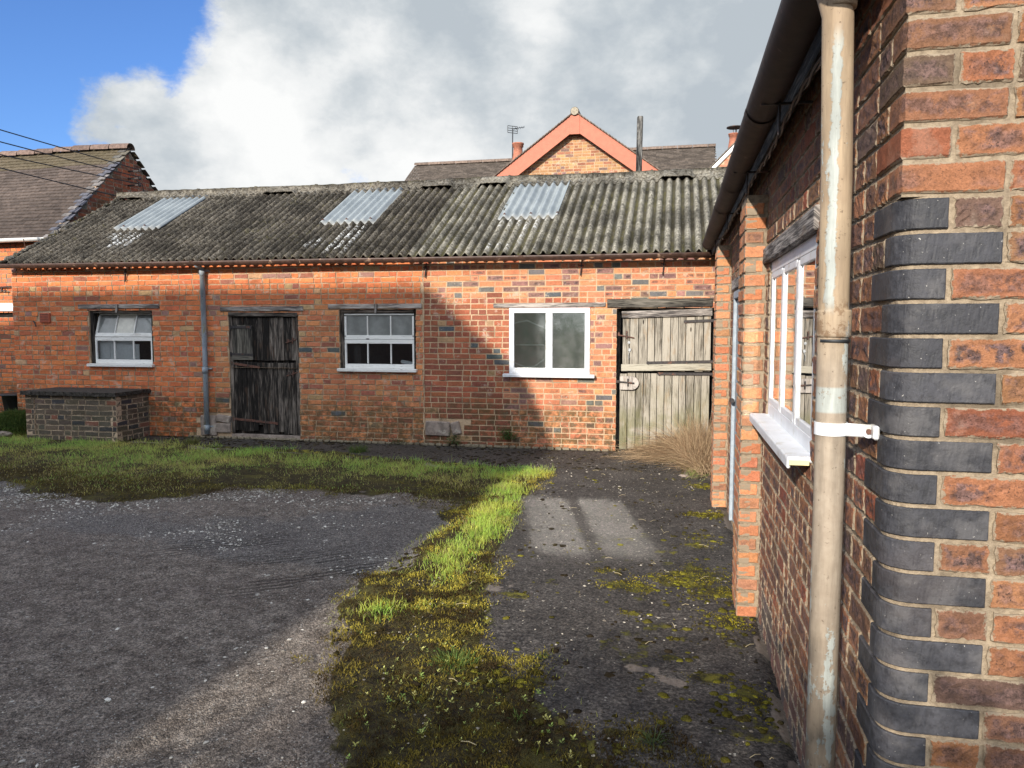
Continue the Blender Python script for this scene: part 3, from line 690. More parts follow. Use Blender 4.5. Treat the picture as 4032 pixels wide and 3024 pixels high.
# --- grey stable door
x0, x1, z0, z1 = D2; dy = YS+.02
acc = Acc(); box(acc, (x0+.012, YS+.19, .93), (.05, .06, 1.86)); box(acc, (x1+.01, YS+.19, .93), (.05, .06, 1.86)); box(acc, ((x0+x1)/2, YS+.19, 1.86), (x1-x0-.03, .06, .05))
door = acc.build('door', M['wood_char'], shed); door['label'] = 'silver grey stable door behind dead grass'
e0, e1 = x0+.065, x1-.035
part(door, 'upper_leaf', M['wood_grey'], lambda a: planks(a, e0+.01, e1-.01, 1.06, 1.80, 11, dy, jb=.01, yj=.003, wj=.12, gap=.007))
part(door, 'lower_leaf', M['wood_grey'], lambda a: planks(a, e0-.02, e1-.015, .03, 1.035, 12, dy+.006, jb=.02, yj=.003, wj=.12, gap=.007))
part(door, 'top_rail', M['wood_lintel'], lambda a: box(a, ((e0+e1)/2, dy-.028, 1.805), (e1-e0, .03, .088), (0, -.028, 0)))
part(door, 'middle_rail', M['wood_pale'], lambda a: box(a, ((e0+e1)/2, dy-.028, 1.115), (e1-e0, .03, .088), (0, -.020, 0)))
def rstrap(za, zb, L, m='iron'):
    o = strap(door, e1+.03, za, e1+.03-L, zb, dy-.045 if za > 1.1 and za < 1.3 else dy-.020, .036, M[m])
rstrap(1.715, 1.700, .36); rstrap(1.195, 1.17, .82); rstrap(1.035, 1.03, .68); rstrap(.20, .20, .70)
for zc in (1.69, 1.17, 1.02): part(door, 'hinge_pintle', M['iron'], lambda a: box(a, (e1+.045, dy-.02, zc), (.05, .04, .05), bev=.006))
part(door, 'lock_block', M['wood_lintel'], lambda a: (box(a, (e0+.07, dy-.03, .905), (.17, .05, .175)), tube(a, [(e0+.145, dy-.006, .905), (e0+.145, dy-.054, .905)], .084, 18)))
part(door, 'bolt', M['iron'], lambda a: (tube(a, [(e0-.06, dy-.065, .925), (e0+.17, dy-.065, .905)], .011, 8), box(a, (e0+.09, dy-.065, .915), (.018, .02, .10)), box(a, (e0-.04, dy-.06, .925), (.05, .03, .035))))
part(door, 'latch', M['rust'], lambda a: (box(a, (e0+.06, dy-.028, 1.51), (.21, .012, .016), (0, .18, 0)), box(a, (e0+.065, dy-.026, 1.53), (.016, .014, .10)), box(a, (e0-.035, dy-.02, 1.54), (.025, .03, .05))))
part(door, 'keyhole_plate', M['steel'], lambda a: (tube(a, [(e0+.095, dy-.010, 1.43), (e0+.095, dy-.02, 1.43)], .018, 12), None))
part(door, 'padlock', M['steel'], lambda a: (box(a, (e0+.105, dy-.022, 1.335), (.034, .012, .04), (0, .3, 0)), tube(a, [(e0+.11, dy-.02, 1.33), (e0+.09, dy-.02, 1.27), (e0+.095, dy-.02, 1.21), (e0+.11, dy-.02, 1.24)], .005, 6)))

# ================================================================== NEAR BUILDING (right)
XW = .487; YC = 1.865; CO = .0777
near = thing('brick_building', (XW, YC, 0), 'brown brick building close on the right with black rounded corner bricks and a brown gutter', 'building')
acc = Acc()
ZB = 1.94; nb = int(round(ZB/CO))
def cornermap(r):
    def f(s, z, n):
        s = np.asarray(s, float); z = np.asarray(z, float); n = np.asarray(n, float)
        x = np.empty_like(s); y = np.empty_like(s); nx = np.empty_like(s); ny = np.empty_like(s)
        a = s < -r; b = s > r; m = ~(a | b)
        x[a] = XW; y[a] = YC-s[a]; nx[a] = -1; ny[a] = 0
        x[b] = XW+s[b]; y[b] = YC; nx[b] = 0; ny[b] = -1
        th = (s[m]+r)/(2*r)*math.pi/2
        x[m] = XW+r-r*np.cos(th); y[m] = YC+r-r*np.sin(th); nx[m] = -np.cos(th); ny[m] = -np.sin(th)
        return np.stack([x+nx*n, y+ny*n, z], -1)
    return f
CM = cornermap(.062); CQ = cornermap(.004)
accb = Acc(); nct = 36
ext = []
for c in range(nct):
    odd = c % 2 == 0
    a_, b_ = (.212, .102) if odd else (.102, .212); ext.append((a_, b_)); z0 = c*CO; z1 = z0+CO-.0105
    if c < nb:
        v = RS.uniform(.75, 1.25)
        brick(accb, CM, -a_, b_, z0, z1, A((.036, .036, .042))*v, 0, .1, 70, 3, .0025, .00035, .002)
    else:
        col, k_ = pick(PAL_NEAR)
        brick(acc, CQ, -a_, b_, z0, z1, col, k_, .08, 12, 4, .005, .0012, .001)
# front face (towards the camera), side face (along the yard)
Ff = fmap((XW, YC, 0), (1, 0, 0), (0, -1, 0)); Fs = fmap((XW, YC, 0), (0, 1, 0), (-1, 0, 0))
brickwall(acc, Ff, 0, 3.4, 0, nct*CO-.004, PAL_NEAR, (), CO, .010, .22, lambda c: ext[min(c, nct-1)][1]+.011, (9, 5), .0022, .005, bev=.004, mortar=False)
WN = (2.90, 4.25, 1.17, 1.985); DN = (5.05, 6.62, .0, 1.93)
wops = [(WN[0]-YC, WN[1]-YC, WN[2], WN[3]), (DN[0]-YC, DN[1]-YC, DN[2], DN[3])]
def pal_side(u, z): return [(3, (.20, .11, .08), .3), (2, (.13, .10, .085), .2)] if z < .24 and u < 2.6 else PAL_NEAR
brickwall(acc, Fs, 0, 8.05, 0, nct*CO-.004, pal_side, wops, CO, .010, .55, lambda c: ext[min(c, nct-1)][0]+.011, (6, 4), .0022, .006, bev=.004, mortar=False, thick=.22)
# mortar bed following the corner, with openings left out
def mort(acc, ua, ub, F, us=None):
    pass
for (ua, ub) in ((-8.05, .0),):
    us = sorted({-8.05, *[-(o[0])+.004 for o in wops], *[-(o[1])-.004 for o in wops], -.07}); zs = sorted({0, nct*CO, *[v for o in wops for v in (o[2]-.004, o[3]+.004) if v > 0]})
    for i in range(len(us)-1):
        for j in range(len(zs)-1):
            um, zm = (us[i]+us[i+1])/2, (zs[j]+zs[j+1])/2
            if any(-o[1]-.004 < um < -o[0]+.004 and o[2]-.004 < zm < o[3]+.004 for o in wops): continue
            for nn in (-.0065, -.22):
                acc.add(CM(A([us[i], us[i+1], us[i+1], us[i]]), A([zs[j], zs[j], zs[j+1], zs[j+1]]), np.full(4, nn)), [[0, 1, 2, 3]], mi=1)
    for o in wops:
        a_, b_, c_, d_ = -o[1]-.004, -o[0]+.004, max(o[2]-.004, 0), o[3]+.004
        for p, q in (((a_, c_), (a_, d_)), ((a_, d_), (b_, d_)), ((b_, d_), (b_, c_)), ((b_, c_), (a_, c_))):
            acc.add(CM(A([p[0], q[0], q[0], p[0]]), A([p[1], q[1], q[1], p[1]]), A([-.0065, -.0065, -.22, -.22])), [[0, 1, 2, 3]], mi=1)
V, Fq = grid(lambda u, v: CM(u, v, u*0-.0065), np.concatenate([np.linspace(-.07, .07, 16), [3.4]]), A([0, nb*CO-.006])); acc.add(V, Fq, mi=1)
V, Fq = grid(lambda u, v: CQ(u, v, u*0-.0065), A([-.07, -.005, 0, .005, 3.4]), A([nb*CO-.006, nct*CO])); acc.add(V, Fq, mi=1)
# back and far side walls
box(acc, (2.2, YC+8.05, 1.4), (3.4, .2, 2.8), bev=0, mi=1); box(acc, (3.9, YC+4, 1.4), (.2, 8, 2.8), bev=0, mi=1); box(acc, (2.2, YC+4, -.03), (3.2, 8, .04), bev=0, mi=1)
acc.build('wall', [M['brick_near'], M['mortar_near']], near)
tb = NT('blue_engineering_brick'); P = tb.pos(); n = tb.noise(P, 45, 5, .7); n2 = tb.noise(P, 11, 4, .6); c = tb.attr('bc').outputs['Color']
col = tb.mul(c, tb.rng(n, .25, .75, .65, 1.5)); col = tb.mix(tb.math('MULTIPLY', tb.rng(n2, .48, .66), .6), col, (.105, .10, .102)); col = tb.mix(tb.math('MULTIPLY', tb.rng(tb.noise(P, 30, 6, .75), .58, .66), .6), col, (.02, .018, .02)); col = tb.mix(tb.math('MULTIPLY', tb.rng(tb.noise(P, 4, 4, .6), .55, .66), .25), col, (.085, .068, .066)); col = tb.mix(tb.rng(tb.noise(P, 130, 3, .6), .70, .74), col, (.4, .38, .35))
M['blue'] = tb.out(col, tb.rng(n, .3, .7, .5, .75), tb.bump(n, .7, .004), .4)
accb.build('corner_brick', M['blue'], near)
# piers
def pier(y0, y1, x0, ztop, label):
    acc = Acc(); cz = CO; cj = .0125
    Fa = fmap((x0, y0, 0), (1, 0, 0), (0, -1, 0)); Fb = fmap((x0, y0, 0), (0, 1, 0), (-1, 0, 0))
    w = XW-x0; d = y1-y0
    for c in range(int(ztop/cz)):
        z0, z1 = c*cz, c*cz+cz-cj
        col, k_ = pick(PAL_PIER)
        full = c % 2 == 0
        brick(acc, Fa, 0, w-.004 if full else w-.018, z0, z1, col, k_*.6, .06, 3, 3, .006, .0015, RS.uniform(-.001, .002))
        brick(acc, Fb, .0, .1 if full else .21, z0, z1, col, k_*.4, .06, 3, 3, .006, .0015)
        col, k_ = pick(PAL_PIER); brick(acc, Fb, (.1 if full else .21)+.01, d, z0, z1, col, k_, .06, 3, 3, .005, .0015)
    box(acc, ((x0+XW+.02)/2+.0035, (y0+y1)/2+.0, ztop/2), (XW-x0+.02-.007, d-.012, ztop), bev=0, mi=1)
    o = acc.build('pier', [M['brick_near'], M['mortar_near']], near); o['label'] = label; return o
pier(4.385, 4.75, .371, 2.36, 'near brick pier with sunlit face')
pier(7.05, 7.40, .360, 2.36, 'far brick pier with sunlit face')
# window
acc = Acc(); y0, y1, z0, z1 = WN; fx = XW+.045
box(acc, (fx, y0+.03, (z0+z1)/2), (.07, .06, z1-z0-.12), bev=.005); box(acc, (fx, y1-.03, (z0+z1)/2), (.07, .06, z1-z0-.12), bev=.005)
box(acc, (fx, (y0+y1)/2, z1-.03), (.07, y1-y0, .06), bev=.005); box(acc, (fx, (y0+y1)/2, z0+.035), (.07, y1-y0, .07), bev=.005)
win = acc.build('window', M['upvc'], near); win['label'] = 'white plastic window of three tall lights'
for k_ in (1, 2): part(win, 'mullion', M['upvc'], lambda a: box(a, (fx-.001, y0+(y1-y0)*k_/3, (z0+z1)/2), (.070, .045, z1-z0-.13), bev=.005))
for k_ in range(3):
    a_, b_ = y0+(y1-y0)*k_/3+.030, y0+(y1-y0)*(k_+1)/3-.030
    part(win, 'casement', M['upvc'], lambda a: [box(a, c, s, bev=.004) for c, s in (((fx-.016, a_, (z0+z1)/2+.005), (.038, .020, z1-z0-.15)), ((fx-.016, b_, (z0+z1)/2+.005), (.038, .020, z1-z0-.15)), ((fx-.016, (a_+b_)/2, z0+.085), (.0375, b_-a_-.02, .035)), ((fx-.016, (a_+b_)/2, z1-.075), (.0375, b_-a_-.02, .035)))])
    part(win, 'pane', M['pane_near'], lambda a: a.add([(fx-.026, b_, z0+.09), (fx-.026, a_, z0+.09), (fx-.026, a_, z1-.08), (fx-.026, b_, z1-.08)], [[0, 1, 2, 3]]))
part(win, 'sill', M['upvc'], lambda a: (box(a, (XW-.018, (y0+y1)/2, z0-.004), (.125, y1-y0+.06, .022), bev=.006), box(a, (XW-.075, (y0+y1)/2, z0-.018), (.012, y1-y0+.06, .038), bev=.004)))
part(win, 'sill_end', mat_plain('yellowed_foam', (.72, .66, .36), .8, .05, 0), lambda a: box(a, (XW-.04, y0-.034, z0-.014), (.07, .006, .018), bev=.001))
l = part(near, 'lintel', M['wood_lintel'], lambda a: box(a, (XW+.035, 3.66, 2.026), (.11, 1.66, .086), bev=.006)); l['label'] = 'cracked grey timber lintel over the three-light window'
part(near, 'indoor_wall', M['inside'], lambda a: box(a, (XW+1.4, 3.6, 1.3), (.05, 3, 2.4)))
# door in the side wall between the piers
acc = Acc(); box(acc, (XW+.02, DN[1]-.03, .965), (.06, .06, 1.92)); box(acc, (XW+.02, DN[0]+.03, .965), (.06, .06, 1.92)); box(acc, (XW+.02, (DN[0]+DN[1])/2, 1.90), (.06, DN[1]-DN[0]-.12, .06))
door = acc.build('door', mat_plain('blue_grey_paint', (.30, .34, .38), .6, .15, .1), near); door['label'] = 'blue grey painted door between the two piers'
part(door, 'leaf', M['lead'], lambda a: [box(a, (XW+.03, DN[0]+.12+k_*.148, .94), (.03, .142, 1.84)) for k_ in range(10)])
part(door, 'bolt', M['iron'], lambda a: box(a, (XW-.012, DN[1]-.10, 1.03), (.03, .12, .03)))
l = part(near, 'lintel', M['wood_lintel'], lambda a: box(a, (XW+.035, 5.83, 1.985), (.11, 1.75, .086), bev=.006)); l['label'] = 'grey timber lintel over the side door'
# eaves, roof, gutter
acc = Acc()
for i in range(50):
    for j in range(9):
        y = YC+.02+i*.165+(.08 if j % 2 else 0); x = .36+j*.40
        box(acc, (x+.20, y, 2.62+(x-.36)*.5+.11), (.47, .16, .014), (0, -math.atan(.5)-.02, 0), bev=.002, col=A((.11, .08, .065))*RS.uniform(.7, 1.3))
acc.build('roof', M['tile'], near)
part(near, 'fascia', M['wood_char'], lambda a: (box(a, (.445, 5.95, 2.575), (.022, 8.1, .13)), box(a, (.62, 5.95, 2.655), (.36, 8.1, .02), (0, -.35, 0))))
acc = gutter_mb((.338, 1.80, 2.545), (.338, 8.35, 2.515), .060, n=24, seg=14)
g = acc.build('gutter', M['gutter_near'], near, True); md = g.modifiers.new('t', 'SOLIDIFY'); md.thickness = .006
acc = Acc()
for y in (1.9, 3.35, 4.95, 5.85, 7.1, 8.3): 
    z = 2.553-(y+.3)/8.65*.04; acc = Acc(); tube(acc, [(.338, y-.04, z), (.338, y+.04, z)], .068, 14, arc=(math.pi, 2*math.pi)); acc.build('gutter_joint', M['gutter_near'], g, True)
for y in (3.05, 4.35, 5.9, 7.6):
    part(near, 'gutter_bracket', M['iron'], lambda a: (box(a, (.42, y, 2.475), (.14, .012, .010)), box(a, (.37, y, 2.43), (.010, .010, .14)), box(a, (.325, y, 2.475), (.05, .014, .006))))
acc = Acc()
for ph in (0, math.pi):
    tube(acc, [(.418+.006*math.cos(i*.9+ph), .5+1.45+i*.06, 2.452+.006*math.sin(i*.9+ph)-.012*math.sin(i*.26)) for i in range(102)], .0055, 6)
acc.build('cable', M['cable'], near, True)
# downpipe
PX, PY = .388, 2.03
acc = Acc(); tube(acc, [(.345, PY, 2.50), (.36, PY, 2.46), (PX-.012, PY, 2.40), (PX-.003, PY, 2.0), (PX+.002, PY, 1.3), (PX+.002, PY, -.02)], .0365, 28)
dp = acc.build('downpipe', M['peel'], near, True); dp['label'] = 'beige downpipe with peeling paint'
acc = Acc()
for z, h in ((1.655, .034), (2.435, .02)):
    xx = PX+.002-(.012 if z > 2 else 0); acc = Acc(); tube(acc, [(xx, PY, z-h), (xx, PY, z-h+.006), (xx, PY, z+h-.006), (xx, PY, z+h)], [.0395, .0405, .0405, .0395], 28); acc.build('pipe_collar', M['peel'], dp, True)
tube(acc := Acc(), [(PX+.002, PY, 1.608), (PX+.002, PY, 1.616)], .0385, 28); acc.build('seal_ring', M['cable'], dp, True)
zc = 1.392; acc = Acc(); tube(acc, [(PX+.002, PY, zc-.016), (PX+.002, PY, zc+.016)], .0395, 28)
box(acc, (PX+.048, PY-.028, zc), (.085, .010, .032), (0, 0, -.35), bev=.004); box(acc, (XW-.008, PY-.055, zc), (.014, .05, .034), bev=.004)
tube(acc, [(PX+.080, PY-.050, zc), (PX+.082, PY-.036, zc)], .0165, 16)
cl = acc.build('pipe_clip', M['upvc'], dp)
acc = Acc(); tube(acc, [(PX+.080, PY-.049, zc), (PX+.079, PY-.056, zc)], .007, 8); acc.build('screw', M['rust'], dp)

# ================================================================== BARN at the left
barn = thing('tiled_barn', (-14, 11.15, 0), 'old brick barn with a dark plain-tiled roof and white gutter at the far left', 'barn')
GX = -10.3; BY, BA, BZ, BP = 11.12, 13.05, 3.16, 5.02; BSL = (BP-BZ)/(BA-BY)
acc = Acc()
Fg = fmap((GX, BY, 0), (0, 1, 0), (1, 0, 0))
brickwall(acc, Fg, 0, 2*(BA-BY), 2.3, BP, PAL_BARN, (), header=.3, det=(2, 1), rough=.003, skip=lambda u, z: z > BZ+min(u, 2*(BA-BY)-u)*BSL-.06, mortar=False)
for o_ in (-.006, -.22):
    acc.add(Fg(A([0, 2*(BA-BY), 2*(BA-BY), BA-BY, 0]), A([0, 0, BZ, BP-.05, BZ]), np.full(5, o_)), [[0, 1, 2, 3, 4]], mi=1)
Fw = fmap((-16.5, BY+.03, 0), (1, 0, 0), (0, -1, 0))
brickwall(acc, Fw, 0, 6.2, 0, 3.1, PAL_OLD, [(-12.5+16.5, -10.95+16.5, 1.80, 1.90)], header=.3, det=(2, 1), rough=.0022)
box(acc, (-13.5, 15.1, 1.5), (6.4, .2, 3), bev=0, mi=1)
acc.build('wall', [M['brick'], M['mortar_dark']], barn)
acc = Acc()
ns = int(math.hypot(BA-BY+.1, BP-BZ)/.10)+1; sl = math.atan(BSL); ang = sl
for side in (0, 1):
    for j in range(ns):
        for i in range(40):
            x = GX+.05-.165*i-(.0825 if j % 2 else 0)-.08; t = j*.10
            if side and i > 12: continue
            wob = (vnoise(x*.9, t*.9, 3)-.5)*.05
            y = BY-.10+t*math.cos(sl); z = BZ-.09+t*math.sin(sl)+wob
            if side: y = 2*BA-y
            edge = i == 0; m_ = vnoise(x*1.1, t*2, 5)
            c = A((.086, .066, .056))*RS.uniform(.8, 1.2)*(.75+.5*m_)
            if edge and not side: c = A((.17, .155, .15))*RS.uniform(.6, 1.2) if RS.rand() < .5 else A((.10, .10, .12))
            if t > 2.2: c = c*.7+A((.10, .085, .03))*.4
            tl = (ang+.03) if not side else -(ang+.03)
            box(acc, (x, y+(.05*math.cos(sl) if not side else -.05*math.cos(sl)), z+.05*math.sin(sl)+.02), (.160, .17, .016), (tl-.15*(1 if not side else -1), 0, RS.uniform(-.02, .02)), bev=0, col=c)
acc.add([(GX-6.6, BY-.08, BZ-.10), (GX-.02, BY-.08, BZ-.10), (GX-.02, BA, BP-.01), (GX-6.6, BA, BP-.01), (GX-.02, 2*BA-BY+.08, BZ-.10), (GX-6.6, 2*BA-BY+.08, BZ-.10)], [[0, 1, 2, 3], [3, 2, 4, 5]], (.03, .025, .02))
rf = acc.build('roof', M['tile'], barn)
acc = Acc()
for i in range(14):
    x = GX+.02-i*.42; c = A((.16, .11, .09))*RS.uniform(.7, 1.2); zo = (vnoise(x*.9, 1.7, 3)-.5)*.05
    tube(acc, [(x, BA, BP+.005+zo), (x-.40, BA, BP+.015+zo)], .115, 10, arc=(0, math.pi), col=c)
acc.build('ridge_tile', M['tile'], rf)
acc = gutter_mb((-16.5, BY-.16, 3.10), (GX-.02, BY-.16, 3.12), .055); g = acc.build('gutter', M['gutter_white'], barn, True); g.modifiers.new('t', 'SOLIDIFY').thickness = .005
acc = Acc(); tube(acc, [(GX-.5, BY-.10, 3.15), (GX-.42, BY-.22, 3.11), (GX-.40, BY-.2, 2.95)], .006, 6); acc.build('gutter_bracket', M['rust'], barn)
part(barn, 'blocked_opening', M['wood_dark'], lambda a: box(a, (-11.72, BY+.13, 1.85), (1.6, .04, .14)))
l = part(barn, 'lintel', M['wood_white'], lambda a: box(a, (-11.75, BY+.06, 1.97), (1.9, .12, .14))); l['label'] = 'white painted lintel on the barn wall'
part(barn, 'iron_bracket', M['iron'], lambda a: (box(a, (-11.5, BY-.02, 2.31), (.75, .03, .02), (0, -.05, 0)), box(a, (-11.6, BY-.03, 2.25), (.6, .02, .018)), box(a, (-11.4, BY-.02, 2.28), (.02, .03, .09))))
INS = [(12.98, 4.60), (12.97, 4.46), (12.96, 4.33), (12.95, 4.0)]
for y, z in INS:
    def fn(a):
        box(a, (GX+.12, y, z), (.26, .03, .03)); tube(a, [(GX+.25, y, z-.03), (GX+.25, y, z+.0), (GX+.25, y, z+.04)], [.022, .03, .018], 10)
    part(barn, 'insulator', M['iron'], fn)
part(barn, 'loose_wire', M['cable'], lambda a: tube(a, [(GX+.06, 13.1, 4.45), (GX+.09, 13.25, 4.40), (GX+.08, 13.3, 4.2), (GX+.08, 13.32, 4.05), (GX+.06, 13.22, 3.98)], .008, 6))
# overhead wires: a span from a pole outside the picture to each insulator
for i, ((y, z), (x2, y2, z2), lab) in enumerate(zip(INS, ((-14, -5, 6.75), (-14, -5, 6.25), (-14, -5, 5.6), (-14, -5, 6.1)),
        ('topmost of the four black wires crossing the sky to the barn gable', 'second black wire from the top running to the barn gable', 'third black wire from the top running down to the barn gable', 'lowest of the four black wires crossing the barn roof'))):
    p0, p1 = A((GX+.25, y, z+.02)), A((x2, y2, z2)); q = np.linspace(0, 1, 30)
    pts = p0[None]*(1-q)[:, None]+p1[None]*q[:, None]; pts[:, 2] -= 4*.30*q*(1-q)
    acc = Acc(); tube(acc, pts, .0095, 6); o = acc.build('overhead_wire', M['cable'], None, True); tag(o, lab, 'wire', 'overhead wires running to the barn gable')

# ================================================================== HOUSES behind
def rooftiles(acc, O, U, Vd, nrm, w, L, cw=.165, ch=.10, col=(.12, .095, .08), big=1):
    O, U, Vd = A(O, float), A(U, float), A(Vd, float); nrm = A(nrm, float)
    nj = int(L/ch); ni = int(w/cw)+1
    for j in range(nj):
        us = []
        for i in range(ni):
            a = max(0, i*cw-(cw/2 if j % 2 else 0)); b = min(w, a+cw if a > 0 or not j % 2 else cw/2)
            if b-a < .02: continue
            p = O+U*a+Vd*(j*ch); q = O+U*(b-.004)+Vd*(j*ch); r = O+U*(b-.004)+Vd*((j+1)*ch); s = O+U*a+Vd*((j+1)*ch)
            h = .022; V = [p+nrm*h, q+nrm*h, r+nrm*.006, s+nrm*.006, p, q]
            acc.add(V, [[0, 1, 2, 3], [4, 5, 1, 0]], A(col)*RS.uniform(.7, 1.35))
house = thing('gabled_house', (-2.6, 20.3, 0), 'brick house with red oxide bargeboards on its gable, rising behind the corrugated roof', 'house')
AX, AZ = -2.61, 7.15; HS = .728; hw = 3.4; ez = AZ-hw*HS
acc = Acc(); Fh = fmap((AX-hw, 20.25, 0), (1, 0, 0), (0, -1, 0))
brickwall(acc, Fh, .2, 2*hw-.2, 4.2, AZ, PAL_HOUSE, (), header=.3, det=(1, 1), mrec=.005, skip=lambda u, z: z > AZ-abs(u-hw)*HS-.25, mortar=False, depth=.05)
acc.add(Fh(A([.1, 2*hw-.1, 2*hw-.1, hw, .1]), A([0, 0, ez, AZ-.08, ez]), np.full(5, -.005)), [[0, 1, 2, 3, 4]], mi=1)
box(acc, (AX-hw+.2, 24, ez/2), (.2, 7.4, ez), bev=0, mi=1); box(acc, (AX+hw-.2, 24, ez/2), (.2, 7.4, ez), bev=0, mi=1)
acc.build('wall', [M['brick'], M['mortar']], house)
th = math.atan(HS)
acc = Acc()
for s in (-1, 1):
    # board parallel to the verge, mitred by the apex piece
    L = hw/math.cos(th)+.35; wv = .36
    d = A((s*math.cos(th), -math.sin(th))); nrm2 = A((-s*math.sin(th), -math.cos(th)))*1.0
    P0 = A((AX, AZ)); 
    pts = [P0+d*.12, P0+d*L, P0+d*L+nrm2*wv*[1, 1][0], P0+d*.12+nrm2*wv]
    pts[3] = A((AX+s*.12, pts[3][1]+0)) if False else P0+d*(.12+.0)+A((0, -wv/math.cos(th)))
    pts[2] = P0+d*L+A((0, -wv/math.cos(th)))
    V = [(p[0], y_, p[1]) for y_ in (20.02, 20.06) for p in pts]
    acc.add(V, [[0, 1, 2, 3], [7, 6, 5, 4], [3, 2, 6, 7], [0, 4, 5, 1], [1, 5, 6, 2]])
w_ = .125; zt = AZ-w_*HS
V = [(x, y_, z) for y_ in (20.005, 20.05) for x, z in ((AX-w_, zt-.46), (AX+w_, zt-.46), (AX+w_, zt), (AX, AZ), (AX-w_, zt))]
acc.add(V, [[0, 1, 2, 3, 4], [0, 5, 6, 1], [1, 6, 7, 2], [4, 9, 5, 0]])
bb = acc.build('bargeboard', M['red_paint'], house)
acc = Acc()
for s in (-1, 1):
    d = A((s*math.cos(th), 0, -math.sin(th))); nr = A((s*math.sin(th), 0, math.cos(th)))
    L = hw/math.cos(th)+.4; e = A((AX, 19.98, AZ+.01))+d*L
    rooftiles(acc, e, (0, 1, 0), -d, nr, 6.5, L, .17, .10)
    # under-cloak and stepped verge ends
    for j in range(int(L/.10)):
        p = A((AX, 20.0, AZ+.012))+d*(j*.10+.05)+nr*.012; box(acc, p, (.135, .06, .022), (0, s*th+s*.12, 0), bev=.002, col=A((.17, .13, .105))*RS.uniform(.7, 1.2))
rf = acc.build('roof', M['tile'], house)
part(rf, 'ridge_tile', M['tile'], lambda a: [tube(a, [(AX, 19.97+i*.4, AZ+.02), (AX, 20.36+i*.4, AZ+.02)], .11, 14, col=A((.20, .15, .11))*RS.uniform(.8, 1.1), caps=False) for i in range(15)])
acc = Acc(); tube(acc, [(AX, 19.955, AZ+.02), (AX, 20.0, AZ+.02)], .10, 14, col=(.30, .26, .2)); acc.build('ridge_end', M['tile'], rf)
# wings: one long cross range behind the gable, tiled slopes to the camera
wing = thing('tiled_house', (-4, 24, 0), 'long house range with brown tiled roof, ridge showing left and right of the red gable', 'house')
RY, RZ2 = 24., 6.86; WX0, WX1 = -8.35, 1.12
acc = Acc(); sl2 = math.atan(.66); vd = A((0, -math.cos(sl2), -math.sin(sl2)))
L2 = 2.6
for (xa, xb, rr) in ((WX0, -3.6, 6.84), (-3.6, WX1, 6.99)):
    O = A((xa, RY, rr))+vd*L2
    rooftiles(acc, O, (1, 0, 0), -vd, (0, -math.sin(sl2), math.cos(sl2)), xb-xa, L2, .17, .10, (.105, .085, .07))
    acc.add([(xa, RY, rr), (xb, RY, rr), (xb, RY+2.6, rr-1.7), (xa, RY+2.6, rr-1.7)], [[0, 1, 2, 3]], (.1, .08, .07))
rf = acc.build('roof', M['tile'], wing)
acc = Acc()
for (xa, xb, rr) in ((WX0, -3.6, 6.84), (-3.6, WX1, 6.99)):
    x = xa
    while x < xb-.1:
        tube(acc, [(x, RY, rr), (min(x+.44, xb), RY, rr)], .10, 8, arc=(0, math.pi), col=A((.17, .125, .10))*RS.uniform(.75, 1.15)); x += .45
acc.build('ridge_tile', M['tile'], rf)
acc = Acc(); box(acc, ((WX0+WX1)/2, RY+.1, 2.4), (WX1-WX0-.4, 4.6, 4.8), bev=0); acc.build('wall', M['mortar'], wing)
# verge closing tiles at the left end
def pot(par, x, y, z0, h, r, mat):
    a = Acc(); tube(a, [(x, y, z0), (x, y, z0+h*.1), (x, y, z0+h*.55), (x, y, z0+h*.8), (x, y, z0+h*.82), (x, y, z0+h*.93), (x, y, z0+h*.94), (x, y, z0+h)], [r*1.25, r*1.2, r*.95, r*.9, r*1.1, r*1.1, r*1.2, r*1.2], 16, caps=True); return a.build('chimney_pot', mat, par, True)
part(wing, 'chimney', M['terracotta'], lambda a: box(a, (-4.95, 24.3, 6.55), (.6, .6, .55)))
pot(wing, -4.93, 24.0, 6.75, .64, .16, M['terracotta'])
aer = thing('tv_aerial', (-5.12, 24, 6.7), 'small television aerial on a thin mast left of the red gable', 'aerial')
part(aer, 'mast', M['cable'], lambda a: tube(a, [(-5.12, 24, 6.0), (-5.10, 24, 7.86)], .018, 8))
part(aer, 'reflector', M['cable'], lambda a: [tube(a, [(-5.24+.0, 23.9, 7.72+i*.07), (-4.97, 24.1, 7.72+i*.07)], .010, 6) for i in range(4)]+[tube(a, [(-5.24+q*.27, 23.9+q*.2, 7.72), (-5.24+q*.27, 23.9+q*.2, 7.93)], .010, 6) for q in (0, .5, 1)])
part(aer, 'boom', M['cable'], lambda a: [tube(a, [(-5.12, 24, 7.85), (-4.78, 24.3, 7.96)], .010, 6)]+[tube(a, [(-5.05+i*.06, 23.95+i*.05, 7.80+i*.02), (-5.05+i*.06, 24.2+i*.05, 7.94+i*.02)], .007, 6) for i in range(5)])
h3 = thing('corner_house', (3, 22, 0), 'pinkish brick gable with pale mortared verge, just left of the brown gutter', 'house')
acc = Acc(); Fh = fmap((.6, 22.0, 0), (1, 0, 0), (0, -1, 0)); sl3 = (6.93-6.00)/(1.80-.90)
def vz(x): return 5.95+(min(x, 5.4-x)-.90)*1.0
brickwall(acc, Fh, 0, 4.2, 4.5, 8.0, [(3, (.52, .22, .14), .1), (2, (.45, .17, .11), 0), (1, (.5, .3, .18), 0)], (), header=.3, det=(1, 1), skip=lambda u, z: z > vz(u+.6)-.12, mortar=False, depth=.05)
acc.add([(.55, 22.006, 0), (4.85, 22.006, 0), (4.85, 22.006, vz(4.85)), (2.7, 22.006, vz(2.7)), (.55, 22.006, vz(.55))], [[0, 1, 2, 3, 4]], mi=1); acc.build('wall', [M['brick'], M['mortar']], h3)
